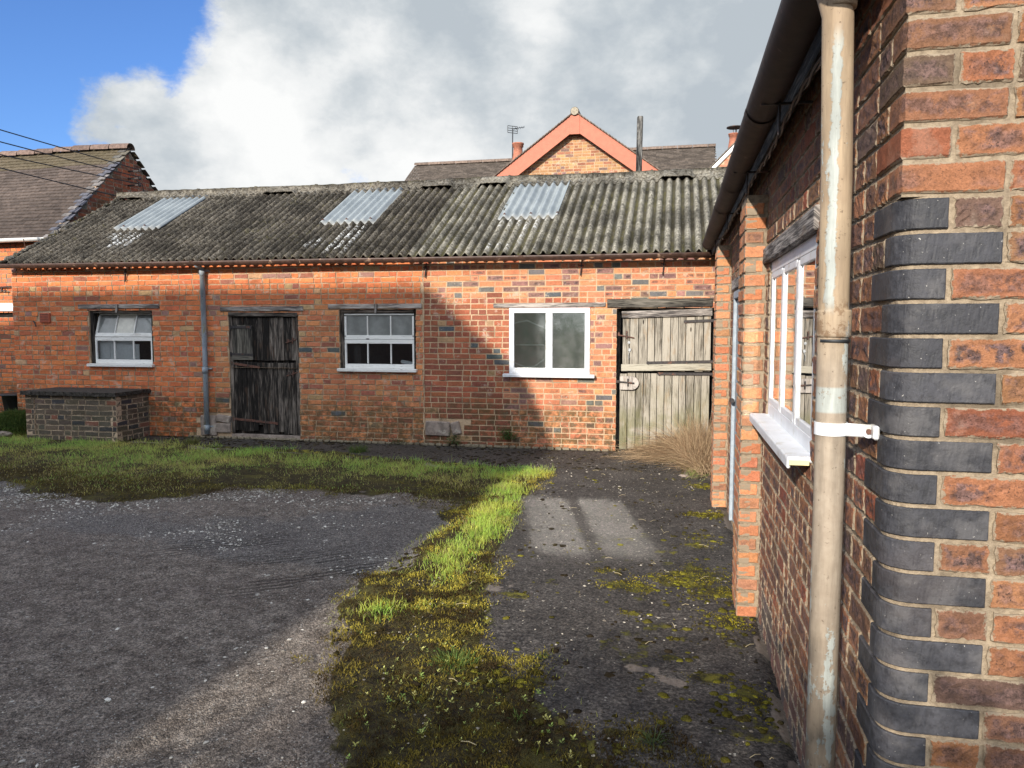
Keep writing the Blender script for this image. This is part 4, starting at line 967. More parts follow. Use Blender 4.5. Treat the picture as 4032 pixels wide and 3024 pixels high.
acc = Acc(); d = A((math.sqrt(.5), 0, math.sqrt(.5)))
for j in range(26):
  for s_ in (1, -1):
    p = A((.5, 21.97, vz(.5)+.05))+d*(j*.12); p[0] = 2.7+(p[0]-2.7)*s_; box(acc, p+A((0, 2, 0)), (.19, 4.1, .02), (0, s_*(-math.pi/4+.12), 0), bev=.002, col=A((.15, .12, .095))*RS.uniform(.7, 1.2))
rf = acc.build('roof', M['tile'], h3)
part(h3, 'verge', M['gutter_white'], lambda a: (box(a, (1.6, 21.965, vz(1.6)-.055), (3.04, .05, .09), (0, -math.pi/4, 0)), box(a, (3.8, 21.963, vz(3.8)-.055), (3.04, .05, .09), (0, math.pi/4, 0))))
o = pot(h3, 1.63, 24.0, 6.9, .45, .13, M['terracotta'])
part(h3, 'chimney_cowl', M['iron'], lambda a: (tube(a, [(1.66, 24, 7.52), (1.66, 24, 7.54)], .24, 18), tube(a, [(1.70, 24, 7.3), (1.70, 24, 7.53)], .02, 6), tube(a, [(1.62, 24, 7.3), (1.62, 24, 7.5)], .008, 6)))
# charred post
acc = Acc(); box(acc, (-.675, 14.0, 3.9), (.098, .098, 2.92), (0, .012, .2), bev=.012)
tag(acc.build('timber_post', M['post'], None), 'tall black weathered post standing behind the shed ridge against the sky', 'post')

# ================================================================== brick coal box
bunk = thing('brick_bunker', (-8.45, 9.6, 0), 'low dark brick bunker with a rough concrete top under the left window', 'bunker')
bx0, bx1, by0 = -9.22, -7.70, 9.27
acc = Acc()
brickwall(acc, fmap((bx0, by0, 0), (1, 0, 0), (0, -1, 0)), 0, bx1-bx0, 0, .655, PAL_BOX, [(.145, .165, .05, .62)], header=.2, rough=.003, thick=.10)
brickwall(acc, fmap((bx1, by0, 0), (0, 1, 0), (1, 0, 0)), .004, YS-by0-.003, 0, .655, PAL_BOX, (), header=.3, rough=.003, thick=.10)
brickwall(acc, fmap((bx0, by0, 0), (0, 1, 0), (-1, 0, 0)), .004, YS-by0-.003, 0, .655, PAL_BOX, (), header=.3, rough=.003, thick=.10)
acc.build('wall', [mat_brick('bunker_brick', 1, .6, .6, .25), M['mortar_dark']], bunk)
acc = Acc(); f = lambda u, v: np.stack([u, v, .70+.012*fbm(u*9, v*9, 4)], -1)
gx = np.linspace(bx0-.05, bx1+.03, 60); gy = np.linspace(by0-.05, YS-.01, 30); V, Fq = grid(f, gx, gy)
U_, W_ = np.meshgrid(gx, gy); ed = (U_ == gx[0])|(U_ == gx[-1])|(W_ == gy[0])|(W_ == gy[-1]); V = V.copy(); V[:, :2] += RS.uniform(-.008, .008, (len(V), 2))*ed.ravel()[:, None]
acc.add(V, Fq); rim = [i for i in range(60)]+[i*60+59 for i in range(1, 30)]+[29*60+i for i in range(58, -1, -1)]+[i*60 for i in range(28, 0, -1)]
rv = V[rim]; b = rv.copy(); b[:, 2] = .655-RS.uniform(0, .008, len(b)); b[:, :2] += RS.uniform(-.008, .008, (len(b), 2)); mid = (rv+b)/2; mid[:, :2] += RS.uniform(-.012, .012, (len(b), 2)); n_ = len(rim); i = np.arange(n_); j = (i+1) % n_
acc.add(np.concatenate([rv, mid, b]), np.concatenate([np.stack([i, i+n_, j+n_, j], 1), np.stack([i+n_, i+2*n_, j+2*n_, j+n_], 1)])); acc.add(b, [list(range(n_))])
acc.build('slab', M['slab'], bunk)

# black tub and hose at the left
tub = thing('black_tub', (-10.55, 10.55, 0), 'black plastic tub half hidden by grass at the left edge', 'tub')
part(tub, 'body', M['black'], lambda a: (tube(a, [(-10.60, 10.55, 0), (-10.60, 10.55, .1), (-10.60, 10.55, .50), (-10.60, 10.55, .505), (-10.60, 10.55, .53), (-10.60, 10.55, .54)], [.17, .20, .25, .28, .28, .2], 24)), True)
part(tub, 'handle', M['black'], lambda a: box(a, (-10.32, 10.45, .36), (.06, .06, .09), (0, .3, 0), bev=.015))
acc = Acc(); q = np.linspace(0, 1, 16); tube(acc, [(-10.42+.62*t, 10.4-.35*t, .50+.10*math.sin(t*2.2)-.62*t*t) for t in q], .03, 12)
tag(acc.build('hose', M['black'], None, True), 'thick black hose curving down from the tub to the grass', 'hose')

# ================================================================== GROUND
BAND = [(-16, 6.9), (-7.08, 6.75), (-6.6, 6.6), (-5.7, 6.25), (-5.2, 6.2), (-4.7, 6.56), (-4.15, 6.9), (-3.4, 6.95), (-2.7, 7.0), (-2.1, 6.7), (-1.84, 6.5), (-1.42, 7.3), (-1.40, 8.5), (-1.86, 8.55), (-2.74, 8.67), (-3.68, 8.82), (-4.48, 9.14), (-6.2, 9.2), (-7.0, 9.4), (-7.5, 9.25), (-9.25, 9.2), (-9.6, 9.9), (-10.2, 11.1), (-16, 11.1)]
STRIP = [(-1.84, 6.6), (-1.92, 5.43), (-1.92, 4.75), (-1.97, 4.12), (-1.72, 3.5), (-1.47, 3.05), (-1.27, 2.7), (-1.1, 2.2), (-1.0, 1.5), (.42, 1.5), (.22, 2.6), (.07, 2.8), (-.08, 2.96), (-.27, 3.06), (-.50, 3.30), (-.52, 3.70), (-.75, 3.62), (-.93, 3.72), (-1.05, 4.3), (-1.13, 4.7), (-1.20, 5.2), (-1.36, 6.25), (-1.40, 7.4), (-1.40, 8.5), (-1.75, 8.3)]
def axis(lo, hi, a, b, fine, far=260):
    mid = np.arange(a, b, fine); l = a-np.geomspace(fine*1.5, a-lo, 26)[::-1]; r = b+np.geomspace(fine*1.5, hi-b, 26); return np.concatenate([l, mid, r])
gx = axis(-260, 260, -9.6, .6, .034); gy = axis(-260, 260, 1.0, 9.9, .034)
U_, W_ = np.meshgrid(gx, gy); U_, W_ = U_.ravel(), W_.ravel()
wx, wy = U_+(fbm(U_*2.2, W_*2.2, 41)-.5)*.5, W_+(fbm(U_*2.2, W_*2.2, 47)-.5)*.5
sb = sdpoly(wx, wy, BAND); ss = sdpoly(wx, wy, STRIP)
mg = np.maximum(sstep(-.22, .16, sb+(fbm(U_*1.6, W_*1.6, 45)-.5)*.9*(U_ > -4.5)), sstep(-.10, .10, ss+(fbm(U_*3, W_*3, 46)-.5)*.25))
nearw = sstep(12, 9, np.abs(U_+4))*sstep(14, 12, np.abs(W_))
track = np.sin((W_*.83-U_*.35)*150)*sstep(.56, .62, vnoise(U_*1.1+W_*.2, W_*2.1, 61))*sstep(.05, -.1, np.maximum(sb, ss))
rel = (fbm(U_*.9, W_*.9, 50)-.5)*.05+(fbm(U_*7, W_*7, 51)-.5)*.012+(fbm(U_*26, W_*26, 52, 3)-.5)*.008
z = rel*nearw+mg*(.016+.03*(fbm(U_*4, W_*4, 53)-.3)+.026*(fbm(U_*11, W_*11, 54, 4)-.45))*nearw+.003*track*nearw-.028
z = z*1.
chips = (1-mg)*np.clip(.22+.9*sstep(.40, .60, fbm(U_*.8+3, W_*1.3, 56))*sstep(4.0, 4.8, W_+.12*U_), 0, 1)
tar = sstep(.52, .60, fbm(U_*.45, W_*.9, 58))*.9
V = np.stack([U_, W_, z], 1); nu = len(gx); i = (np.arange(len(gy)-1)[:, None]*nu+np.arange(nu-1)[None]).ravel()
acc = Acc(); acc.add(V, np.stack([i, i+1, i+nu+1, i+nu], 1), (1, 1, 1, 1), np.stack([mg, chips, tar, U_*0], 1))
def mat_ground():
    t = NT('gravelly_tarmac'); P = t.pos(); bk = t.sep(t.attr('bk').outputs['Vector'])
    n = t.noise(P, 9, 7, .7); n2 = t.noise(P, 70, 5, .7); n3 = t.noise(P, 1.2, 5, .6); v = t.vor(P, 85, out=1); vd = t.vor(P, 85); vs = t.sep(v)
    base = t.mix(t.rng(n, .3, .7), (.090, .072, .058), (.205, .172, .142)); base = t.mix(t.math('MULTIPLY', t.rng(n3, .48, .6), .5), base, (.11, .088, .074))
    base = t.mix(t.math('MULTIPLY', bk[2], .6), base, t.mix(n2, (.066, .062, .060), (.150, .143, .136)))
    base = t.mul(base, t.rng(n2, .25, .75, .55, 1.5))
    g1 = t.vor(P, 150, out=1); g2 = t.vor(P, 62, out=1); base = t.mul(base, t.rng(t.sep(g1)[0], 0., 1., .62, 1.45)); base = t.mul(base, t.rng(t.sep(g2)[1], 0., 1., .75, 1.3)); base = t.mul(base, 1.42)
    peb = t.math('MULTIPLY', t.rng(vd, .42, .32), t.math('GREATER_THAN', vs[0], t.math('SUBTRACT', .95, t.math('MULTIPLY', bk[1], .55))))
    base = t.mix(peb, base, t.mix(vs[1], (.18, .16, .14), (.62, .58, .52)))
    soil = t.mix(t.rng(t.noise(P, 22, 6, .7), .35, .65), (.028, .020, .013), (.085, .070, .025)); soil = t.mix(t.math('MULTIPLY', t.rng(t.noise(P, 3, 4), .5, .65), .5), soil, (.16, .14, .035))
    xy = t.sep(P); al = t.math('ADD', t.math('MULTIPLY', xy[0], .80), t.math('MULTIPLY', xy[1], .60)); ac_ = t.math('SUBTRACT', t.math('MULTIPLY', xy[1], .80), t.math('MULTIPLY', xy[0], .60))
    tm = t.rng(t.noise(t.comb(t.math('MULTIPLY', al, .8), t.math('MULTIPLY', ac_, 3.2), 5.), 1, 4, .55), .48, .54)
    wv = t.math('SINE', t.math('ADD', t.math('MULTIPLY', ac_, 105.), t.math('MULTIPLY', t.noise(P, 3, 3), 7.)))
    near_ = t.math('MAXIMUM', t.rng(t.vm('DISTANCE', P, (-2.35, 4.6, 0)), .8, .3), t.math('MAXIMUM', t.rng(t.vm('DISTANCE', P, (-3.3, 5.1, 0)), .7, .2), t.rng(t.vm('DISTANCE', P, (-2.0, 3.2, 0)), .5, .1)))
    tr = t.math('MULTIPLY', t.math('MULTIPLY', tm, near_), t.rng(wv, .0, .5)); base = t.mix(t.math('MULTIPLY', tr, .65), base, (.028, .023, .020))
    m = t.rng(t.math('ADD', bk[0], t.math('MULTIPLY', t.math('SUBTRACT', n, .5), .9)), .38, .58)
    col = t.mix(m, base, soil)
    h = t.math('ADD', t.math('SUBTRACT', n2, t.math('MULTIPLY', t.vor(P, 150), .6)), t.math('ADD', t.math('MULTIPLY', peb, .5), t.math('SUBTRACT', t.math('MULTIPLY', n, .6), tr)))
    return t.out(col, .85, t.bump(h, 1., .018), .2)
tag(acc.build('yard_ground', mat_ground(), None, True), kind='structure')

# concrete path: strip along the shed and slab beside the building
PATH = [(-9.0, 9.98), (-7.2, 9.45), (-6.2, 9.22), (-4.4, 9.15), (-3.6, 8.82), (-2.7, 8.66), (-1.8, 8.52), (-1.46, 8.45), (-1.42, 6.3), (-1.28, 5.2), (-1.18, 4.7), (-1.12, 4.3), (-1.0, 3.7), (-.55, 3.1), (-.1, 2.5), (.1, 1.2), (.50, 1.2), (.50, 8.42), (.16, 8.46), (.14, 9.3), (-.15, 9.72), (-.3, 9.98)]
px = np.arange(-9.0, .52, .026); py = np.arange(1.2, 9.99, .026)
U_, W_ = np.meshgrid(px, py); U_, W_ = U_.ravel(), W_.ravel()
wx, wy = U_+(fbm(U_*5, W_*5, 71)-.5)*.16, W_+(fbm(U_*5, W_*5, 73)-.5)*.16
mk = (W_ > 9.7)|(U_ > .38)|(U_ > -.2)*(W_ > 8.2); wx = np.where(mk, U_, wx); wy = np.where(mk, W_, wy)
sp = sdpoly(wx, wy, PATH)
z = -.002+(fbm(U_*1.1, W_*1.1, 75)-.5)*.016+(fbm(U_*13, W_*13, 76)-.5)*.006-.03*(1-sstep(0, .05, sp))
PM = [(.20, 5.08, .30, .24), (.02, 4.92, .26, .17), (-.25, 4.75, .2, .12), (.24, 4.72, .26, .17), (-.45, 5.05, .12, .06), (.30, 4.28, .15, .24), (.27, 6.75, .17, .13), (.20, 5.9, .16, .22), (.34, 3.40, .13, .15), (.18, 3.55, .12, .07), (.30, 7.95, .14, .16), (-.95, 4.45, .12, .07), (-.75, 3.35, .22, .12), (-.2, 4.3, .10, .06), (.0, 3.75, .07, .05)]
def mossd(x, y):
    m = np.zeros_like(x)
    for (a, b, c, d) in PM: m = np.maximum(m, np.exp(-((x-a)/c)**2-((y-b)/d)**2))
    return m
mm = np.clip(mossd(U_, W_)*1.2-.55+1.6*(fbm(U_*7, W_*7, 77)-.42), 0, 1)
mm = np.maximum(mm, .45*sstep(.60, .72, fbm(U_*5.5, W_*5.5, 79))*sstep(7.5, 5.5, W_))
mm = np.maximum(mm, sstep(.10, .0, sp)*sstep(9.6, 9.3, W_)*sstep(.40, .3, U_))
pale = np.maximum(sstep(.60, .68, fbm(U_*1.9+5, W_*2.1, 81))*sstep(5.0, 4.2, W_), sstep(.40, .47, U_)*sstep(.42, .55, fbm(U_*5, W_*5, 83)))
black = sstep(-.3, -1.5, U_)*sstep(8.3, 9.0, W_)*.8+.3
f_ = sp > -.06; idx = np.full(len(U_), -1); idx[f_] = np.arange(f_.sum()); nu = len(px)
i = (np.arange(len(py)-1)[:, None]*nu+np.arange(nu-1)[None]).ravel(); Fq = np.stack([i, i+1, i+nu+1, i+nu], 1); Fq = Fq[(idx[Fq] >= 0).all(1)]
acc = Acc(); acc.add(np.stack([U_, W_, z+mm*.004], 1)[f_], idx[Fq], (1, 1, 1, 1), np.stack([mm, pale, black, U_*0], 1)[f_])
def mat_path():
    t = NT('mossy_concrete'); P = t.pos(); bk = t.sep(t.attr('bk').outputs['Vector'])
    n = t.noise(P, 12, 7, .72); n2 = t.noise(P, 60, 5, .7); n3 = t.noise(P, 2.2, 5, .6); vd = t.vor(P, 55); vs = t.sep(t.vor(P, 55, out=1))
    base = t.mix(t.rng(n, .3, .7), (.031, .027, .024), (.080, .070, .061)); base = t.mix(t.math('MULTIPLY', t.rng(n3, .45, .62), .55), base, (.10, .088, .078))
    base = t.mix(t.math('MULTIPLY', bk[2], .5), base, t.mix(n2, (.018, .015, .014), (.05, .042, .036)))
    base = t.mul(base, t.rng(n2, .25, .75, .45, 1.6)); base = t.mul(base, t.rng(t.noise(P, 30, 5, .75), .35, .65, .6, 1.35))
    base = t.mul(base, t.rng(t.sep(t.vor(P, 120, out=1))[0], 0., 1., .65, 1.4))
    pm = t.rng(t.math('ADD', bk[1], t.math('MULTIPLY', t.math('SUBTRACT', n, .5), 1.1)), .42, .62); base = t.mix(t.math('MULTIPLY', pm, .8), base, t.mix(n2, (.13, .10, .08), (.30, .25, .21)))
    fl = t.math('MULTIPLY', t.rng(vd, .35, .25), t.math('GREATER_THAN', vs[0], .975)); base = t.mix(fl, base, (.35, .33, .29))
    mcol = t.mix(t.rng(n, .42, .62), (.022, .018, .009), t.mix(t.rng(n3, .4, .6), (.085, .08, .014), (.17, .15, .02)))
    m = t.rng(t.math('ADD', bk[0], t.math('MULTIPLY', t.math('SUBTRACT', n, .5), 1.2)), .38, .55)
    col = t.mix(m, base, mcol)
    h = t.math('ADD', n2, t.math('ADD', t.math('MULTIPLY', n, .7), t.math('MULTIPLY', m, .8)))
    return t.out(col, .8, t.bump(h, .8, .010), .3)
tag(acc.build('concrete_path', mat_path(), None, True), kind='structure')

# ---------------- vectorised scatter
def blades(acc, x, y, z, h, w, col, lean=.5, curl=.6, az=None, col2=None):
    n = len(x); a = RS.uniform(0, 2*np.pi, n) if az is None else az; ln = RS.uniform(.1, 1, n)*lean
    dx, dy = np.cos(a)*ln, np.sin(a)*ln; sx, sy = -np.sin(a), np.cos(a); b = RS.uniform(0, 2*np.pi, n); sx, sy = np.cos(b), np.sin(b)
    P0 = np.stack([x, y, z], 1); S = np.stack([sx, sy, 0*sx], 1)*w[:, None]/2
    d = np.stack([dx, dy, np.ones(n)], 1); d /= np.linalg.norm(d, axis=1)[:, None]
    P1 = P0+d*(h*.5)[:, None]; d2 = d+np.stack([dx, dy, -np.abs(ln)*curl], 1)*1.1; d2 /= np.linalg.norm(d2, axis=1)[:, None]; P2 = P1+d2*(h*.5)[:, None]
    V = np.stack([P0-S, P0+S, P1-S*.8, P1+S*.8, P2], 1).reshape(-1, 3); k = np.arange(n)*5
    c = np.repeat(np.concatenate([col, np.ones((n, 1))], 1), 5, 0)
    if col2 is not None: c = c.reshape(n, 5, 4); c[:, 4, :3] = col2; c = c.reshape(-1, 4)
    acc.add(V, np.stack([k, k+1, k+3, k+2], 1), c); acc.F.append((np.stack([k+2, k+3, k+4], 1)+acc.n-len(V))); acc.mi.append(0)
def lerp(a, b, t): return A(a)[None]*(1-t)[:, None]+A(b)[None]*t[:, None]
def gz(x, y): return np.zeros_like(x)-.01
# grass
acc = Acc()
n = 210000; x = RS.uniform(-11.5, -1.3, n); y = RS.uniform(6.1, 11.0, n)
wx, wy = x+(fbm(x*2.2, y*2.2, 41)-.5)*.5, y+(fbm(x*2.2, y*2.2, 47)-.5)*.5; sd = sdpoly(wx, wy, BAND)
sd = sd+(fbm(x*4, y*4, 144)-.5)*.7; den = sstep(-.12, .25, sd)*(.22+.78*sstep(6.9, 8.1, y+.15*np.sin(x*2)+(fbm(x*1.5, y*1.5, 90)-.5)*1.6)); den *= .25+.75*sstep(.38, .55, fbm(x*3.5, y*3.5, 91))
k = RS.rand(n) < den; x, y = x[k], y[k]; n = len(x)
tall = sstep(7.2, 8.6, y+(fbm(x*1.2, y*1.2, 92)-.5)*1.5); g = np.clip(fbm(x*1.7, y*1.7, 93)*1.6-.45+.35*tall+RS.uniform(-.2, .2, n), 0, 1)
col = lerp((.62, .56, .17), (.30, .54, .11), g); dry = RS.rand(n) < .14+.40*(1-tall); col[dry] = lerp((.50, .42, .20), (.28, .22, .09), RS.rand(dry.sum())); col *= RS.uniform(.7, 1.25, (n, 1))
blades(acc, x, y, gz(x, y), RS.uniform(.018, .05, n)+.08*tall*RS.rand(n)**2, RS.uniform(.003, .006, n), col, 1.1)
# the bright strip
n = 95000; x = RS.uniform(-2.1, -.6, n); y = RS.uniform(3.2, 8.6, n)
B = [(-1.50, 8.2, .16, .25, 1), (-1.78, 8.0, .18, .22, .8), (-1.62, 7.35, .20, .30, .9), (-1.50, 7.0, .12, .2, .6), (-1.55, 6.4, .19, .5, 1), (-1.47, 5.85, .17, .5, 1), (-1.53, 5.2, .17, .40, .9), (-1.45, 4.8, .12, .25, .55), (-1.63, 4.05, .16, .15, .65), (-1.42, 4.15, .09, .09, .4), (-1.8, 5.6, .08, .4, .3)]
den = np.zeros(n)
for (a, b, c, d, e) in B: den = np.maximum(den, e*np.exp(-((x-a)/c)**2-((y-b)/d)**2))
k = RS.rand(n) < np.clip(den*1.1-.12, 0, 1)*.8; x, y, den = x[k], y[k], den[k]; n = len(x)
col = lerp((.62, .62, .13), (.36, .58, .10), np.clip(fbm(x*5, y*5, 95)*1.8-.4+RS.uniform(-.2, .2, n), 0, 1)); dry = RS.rand(n) < .14; col[dry] = lerp((.40, .34, .18), (.28, .22, .10), RS.rand(dry.sum())); col *= RS.uniform(.75, 1.25, (n, 1))
blades(acc, x, y, gz(x, y), RS.uniform(.03, .06, n)+.085*den*RS.rand(n), RS.uniform(.0028, .005, n), col, .9)
# sparse short blades through the strip's moss and along the path edge
n = 22000; x = RS.uniform(-2.1, .3, n); y = RS.uniform(2.2, 8.6, n); sd = sdpoly(x, y, STRIP); k = (sd > -.03)&(RS.rand(n) < sstep(.35, .6, fbm(x*2.5, y*2.5, 97))*sstep(2.8, 4.0, y+RS.uniform(-.8, .8, n))); x, y = x[k], y[k]; n = len(x)
col = lerp((.55, .50, .12), (.36, .46, .10), RS.rand(n))*RS.uniform(.7, 1.2, (n, 1)); blades(acc, x, y, gz(x, y), RS.uniform(.015, .045, n), RS.uniform(.002, .004, n), col, 1.3)
tag(acc.build('grass', M['grass'], None), 'short green and straw coloured grass across the yard', 'grass', kind='stuff')

# moss fronds
acc = Acc()
n = 200000; x = RS.uniform(-2.1, .45, n); y = 2.0+6.6*RS.rand(n)**1.5
wx, wy = x+(fbm(x*2.2, y*2.2, 41)-.5)*.5, y+(fbm(x*2.2, y*2.2, 47)-.5)*.5; sd = sdpoly(wx, wy, STRIP); sd = sd+(fbm(x*6, y*6, 145)-.5)*.35; k = RS.rand(n) < sstep(-.10, .10, sd)*(.25+.75*sstep(.35, .55, fbm(x*6, y*6, 99))); x, y = x[k], y[k]; n = len(x)
t = np.clip((fbm(x*9, y*9, 101, 3)-.5)*3.2+.42+(fbm(x*2, y*2, 102)-.5)+RS.uniform(-.2, .2, n), 0, 1)*(.25+.75*sstep(2.9, 4.2, y)); col = lerp((.050, .033, .014), (.46, .38, .06), t)*RS.uniform(.6, 1.3, (n, 1))
blades(acc, x, y, gz(x, y)-.010+.016+.03*(fbm(x*4, y*4, 53)-.3)+.026*(fbm(x*11, y*11, 54, 4)-.45), RS.uniform(.010, .024, n), RS.uniform(.003, .006, n), col, 1.2)
n = 90000; x = RS.uniform(-9, -1.3, n); y = RS.uniform(5.8, 8.2, n); sd = sdpoly(x, y, BAND); sd = sd+(fbm(x*4, y*4, 144)-.5)*.9; k = (RS.rand(n) < sstep(-.2, .15, sd)*sstep(8.0, 7.0, y)); x, y = x[k], y[k]; n = len(x)
col = lerp((.08, .055, .025), (.24, .215, .05), np.clip(fbm(x*3, y*3, 103)*2-.6, 0, 1))*RS.uniform(.6, 1.3, (n, 1)); blades(acc, x, y, gz(x, y), RS.uniform(.01, .022, n), RS.uniform(.005, .009, n), col, 1.2)
n = 60000; x = RS.uniform(-1.2, .48, n); y = RS.uniform(2.6, 8.3, n); k = RS.rand(n) < np.clip(mossd(x, y)*1.4-.45+(fbm(x*7, y*7, 77)-.45)*1.6, 0, 1); x, y = x[k], y[k]; n = len(x)
t = np.clip(fbm(x*5, y*5, 104)*2.4-.7+.5*np.exp(-((x-.15)/.35)**2-((y-5.1)/.2)**2), 0, 1); col = lerp((.05, .038, .012), (.27, .22, .018), t)*RS.uniform(.7, 1.25, (n, 1)); blades(acc, x, y, gz(x, y)+.010, RS.uniform(.005, .013, n), RS.uniform(.004, .007, n), col, 1.)
tag(acc.build('moss', M['moss'], None), 'olive and brown moss carpet on the yard and path edge', 'moss', kind='stuff')

# cushions, pebbles
bm = bmesh.new(); bmesh.ops.create_icosphere(bm, subdivisions=2, radius=1); bm.verts.ensure_lookup_table(); IV2 = A([v.co[:] for v in bm.verts]); IF2 = A([[v.index for v in f.verts] for f in bm.faces]); bm.free()
bm = bmesh.new(); bmesh.ops.create_icosphere(bm, subdivisions=1, radius=1); bm.verts.ensure_lookup_table(); IV1 = A([v.co[:] for v in bm.verts]); IF1 = A([[v.index for v in f.verts] for f in bm.faces]); bm.free()
def blobs(acc, x, y, z, r, flat, col, jit=.2, iv=IV1, fc=IF1):
    n = len(x); m = len(iv); V = iv[None]*(1+RS.uniform(-jit, jit, (n, m, 1))); S = np.stack([r*RS.uniform(.7, 1.4, n), r*RS.uniform(.7, 1.4, n), r*flat], 1)
    a = RS.uniform(0, 6.28, n); V = V*S[:, None]; X = V[..., 0]*np.cos(a)[:, None]-V[..., 1]*np.sin(a)[:, None]; Y = V[..., 0]*np.sin(a)[:, None]+V[..., 1]*np.cos(a)[:, None]
    V = np.stack([X+x[:, None], Y+y[:, None], V[..., 2]+z[:, None]], -1).reshape(-1, 3)
    F_ = (fc[None]+(np.arange(n)*m)[:, None, None]).reshape(-1, 3); acc.add(V, F_, np.repeat(np.concatenate([col, np.ones((n, 1))], 1), m, 0))
acc = Acc(); n = 16000; x = RS.uniform(-1.3, .47, n); y = RS.uniform(2.2, 8.3, n)
d = .35*mossd(x, y)+.05*sstep(.5, .65, fbm(x*3, y*3, 110))+.22*sstep(4.6, 3.2, y)*sstep(-.7, .1, x)*sstep(.40, .55, fbm(x*4, y*4, 111))+.008; k = RS.rand(n) < d; x, y = x[k], y[k]; n = len(x)
t = np.clip(fbm(x*2.5, y*2.5, 112)*2.2-.9+RS.uniform(-.3, .3, n)+.5*mossd(x, y), 0, 1); col = lerp((.035, .026, .015), (.22, .20, .025), t)*RS.uniform(.6, 1.2, (n, 1))
blobs(acc, x, y, gz(x, y)+.008, np.minimum(RS.gamma(2., .0042, n)+.003, .022), .5, col, .25, IV2, IF2)
n = 2600; x = RS.uniform(-1.9, .2, n); y = RS.uniform(2.2, 6, n); k = sdpoly(x, y, STRIP) > .02; x, y = x[k], y[k]; n = len(x)
col = lerp((.03, .022, .012), (.11, .095, .02), RS.rand(n)**2)*RS.uniform(.7, 1.2, (n, 1)); blobs(acc, x, y, gz(x, y)-.002, np.minimum(RS.gamma(2., .0035, n)+.003, .015), .6, col, .3, IV2, IF2)
n = 5200; x = RS.uniform(-7.4, .1, n); y = RS.uniform(8.6, 9.92, n); k = (sdpoly(x, y, PATH) > .0)&(RS.rand(n) < .25+.6*(fbm(x*3, y*6, 150) > .5)); x, y = x[k], y[k]; n = len(x)
col = lerp((.020, .016, .012), (.075, .06, .035), RS.rand(n)**2); blobs(acc, x, y, gz(x, y)+.004, np.minimum(RS.gamma(2., .006, n)+.004, .03), .5, col, .3)
tag(acc.build('moss_cushions', M['moss'], None, True), 'little round moss cushions scattered on the concrete path', 'moss', kind='stuff')
acc = Acc(); n = 46000; x = RS.uniform(-7.5, -.9, n); y = 2.0+5.2*RS.rand(n)
ch = sstep(.45, .62, fbm(x*.8+3, y*1.3, 56))*sstep(4.2, 5.0, y+.12*x)+.10; k = (RS.rand(n) < ch*.62)&(np.maximum(sdpoly(x, y, BAND), sdpoly(x, y, STRIP)) < .02); x, y = x[k], y[k]; n = len(x)
col = lerp((.15, .13, .11), (.72, .68, .60), RS.rand(n)**1.3); blobs(acc, x, y, gz(x, y)-.017, RS.gamma(3., .0016, n)+.0025, .5, col, .25)
n = 900; x = RS.uniform(-1.6, .4, n); y = RS.uniform(2.3, 9.5, n); col = lerp((.12, .10, .08), (.55, .5, .42), RS.rand(n)**1.5); blobs(acc, x, y, gz(x, y)+.010, RS.gamma(2.5, .0013, n)+.002, .55, col, .25)
tag(acc.build('gravel', M['pebble'], None), 'pale stone chips strewn over the dark yard', 'gravel', kind='stuff')

# seedlings
acc = Acc(); n = 420
for i in range(n):
    x, y = RS.uniform(-1.75, -.1), RS.uniform(2.45, 3.75)
    if sdpoly(A([x]), A([y]), STRIP)[0] < .03 or fbm(A([x*2.6]), A([y*2.6]), 120)[0] < .52: continue
    s = .005+.013*RS.rand()**2; c = lerp((.68, .62, .22), (.26, .42, .09), A([RS.rand()]))[0]; base = A((x, y, .004)); nl = RS.randint(4, 8)
    for j in range(nl):
        a = 2*math.pi*j/nl+RS.uniform(-.3, .3); up_ = RS.uniform(.3, 1.2); d = A((math.cos(a), math.sin(a), up_)); d /= np.linalg.norm(d); w = A((-math.sin(a), math.cos(a), 0))*s*.28; o_ = base+A((0, 0, s*.5*(j % 2)))
        acc.add([o_, o_+d*s*.55+w, o_+d*s*1.15-A((0, 0, s*.15)), o_+d*s*.55-w], [[0, 1, 2, 3]], c*RS.uniform(.8, 1.2))
tag(acc.build('seedlings', M['leaf'], None), 'tiny pale green seedlings dotted over the dark moss at the bottom', 'seedlings', kind='stuff')

# tufts and wall plants
def tuft(x, y, n, h, sp, label, c0=(.19, .22, .06), c1=(.09, .18, .035), name='grass_tuft', lean=1.0, w=.004, cat='grass tuft', z0=0.):
    acc = Acc(); px_, py_ = x+RS.normal(0, sp, n), y+RS.normal(0, sp, n); a = np.arctan2(py_-y, px_-x); col = lerp(c0, c1, RS.rand(n))*RS.uniform(.75, 1.25, (n, 1))
    blades(acc, px_, py_, np.full(n, z0-.004), h*RS.uniform(.5, 1.1, n), np.full(n, w)*RS.uniform(.6, 1.2, n), col, lean, .8, az=a+RS.uniform(-.5, .5, n))
    return tag(acc.build(name, M['grass'], None), label, cat)
tuft(-1.03, 3.47, 260, .085, .045, 'green and straw grass tuft alone in the brown moss', lean=1.6)
tuft(-.06, 2.95, 60, .10, .012, 'spiky dark green grass tuft nearest the camera on black concrete', (.16, .20, .08), (.07, .13, .04), lean=2.2)
tuft(-.62, 3.62, 26, .055, .01, 'thin little grass tuft on the edge of the concrete', lean=1.4)
tuft(-.62, 3.02, 26, .05, .01, 'small pale grass sprig among the seedlings', lean=1.5)
tuft(-4.02, 9.2, 220, .13, .05, 'upright grass tuft standing in the dark strip below the middle window', (.14, .17, .05), (.06, .13, .03), lean=.8, w=.006)
tuft(-6.62, 9.42, 150, .12, .05, 'yellowish grass tuft at the foot of the grey downpipe', (.20, .18, .06), (.11, .15, .04), lean=.9, w=.006)
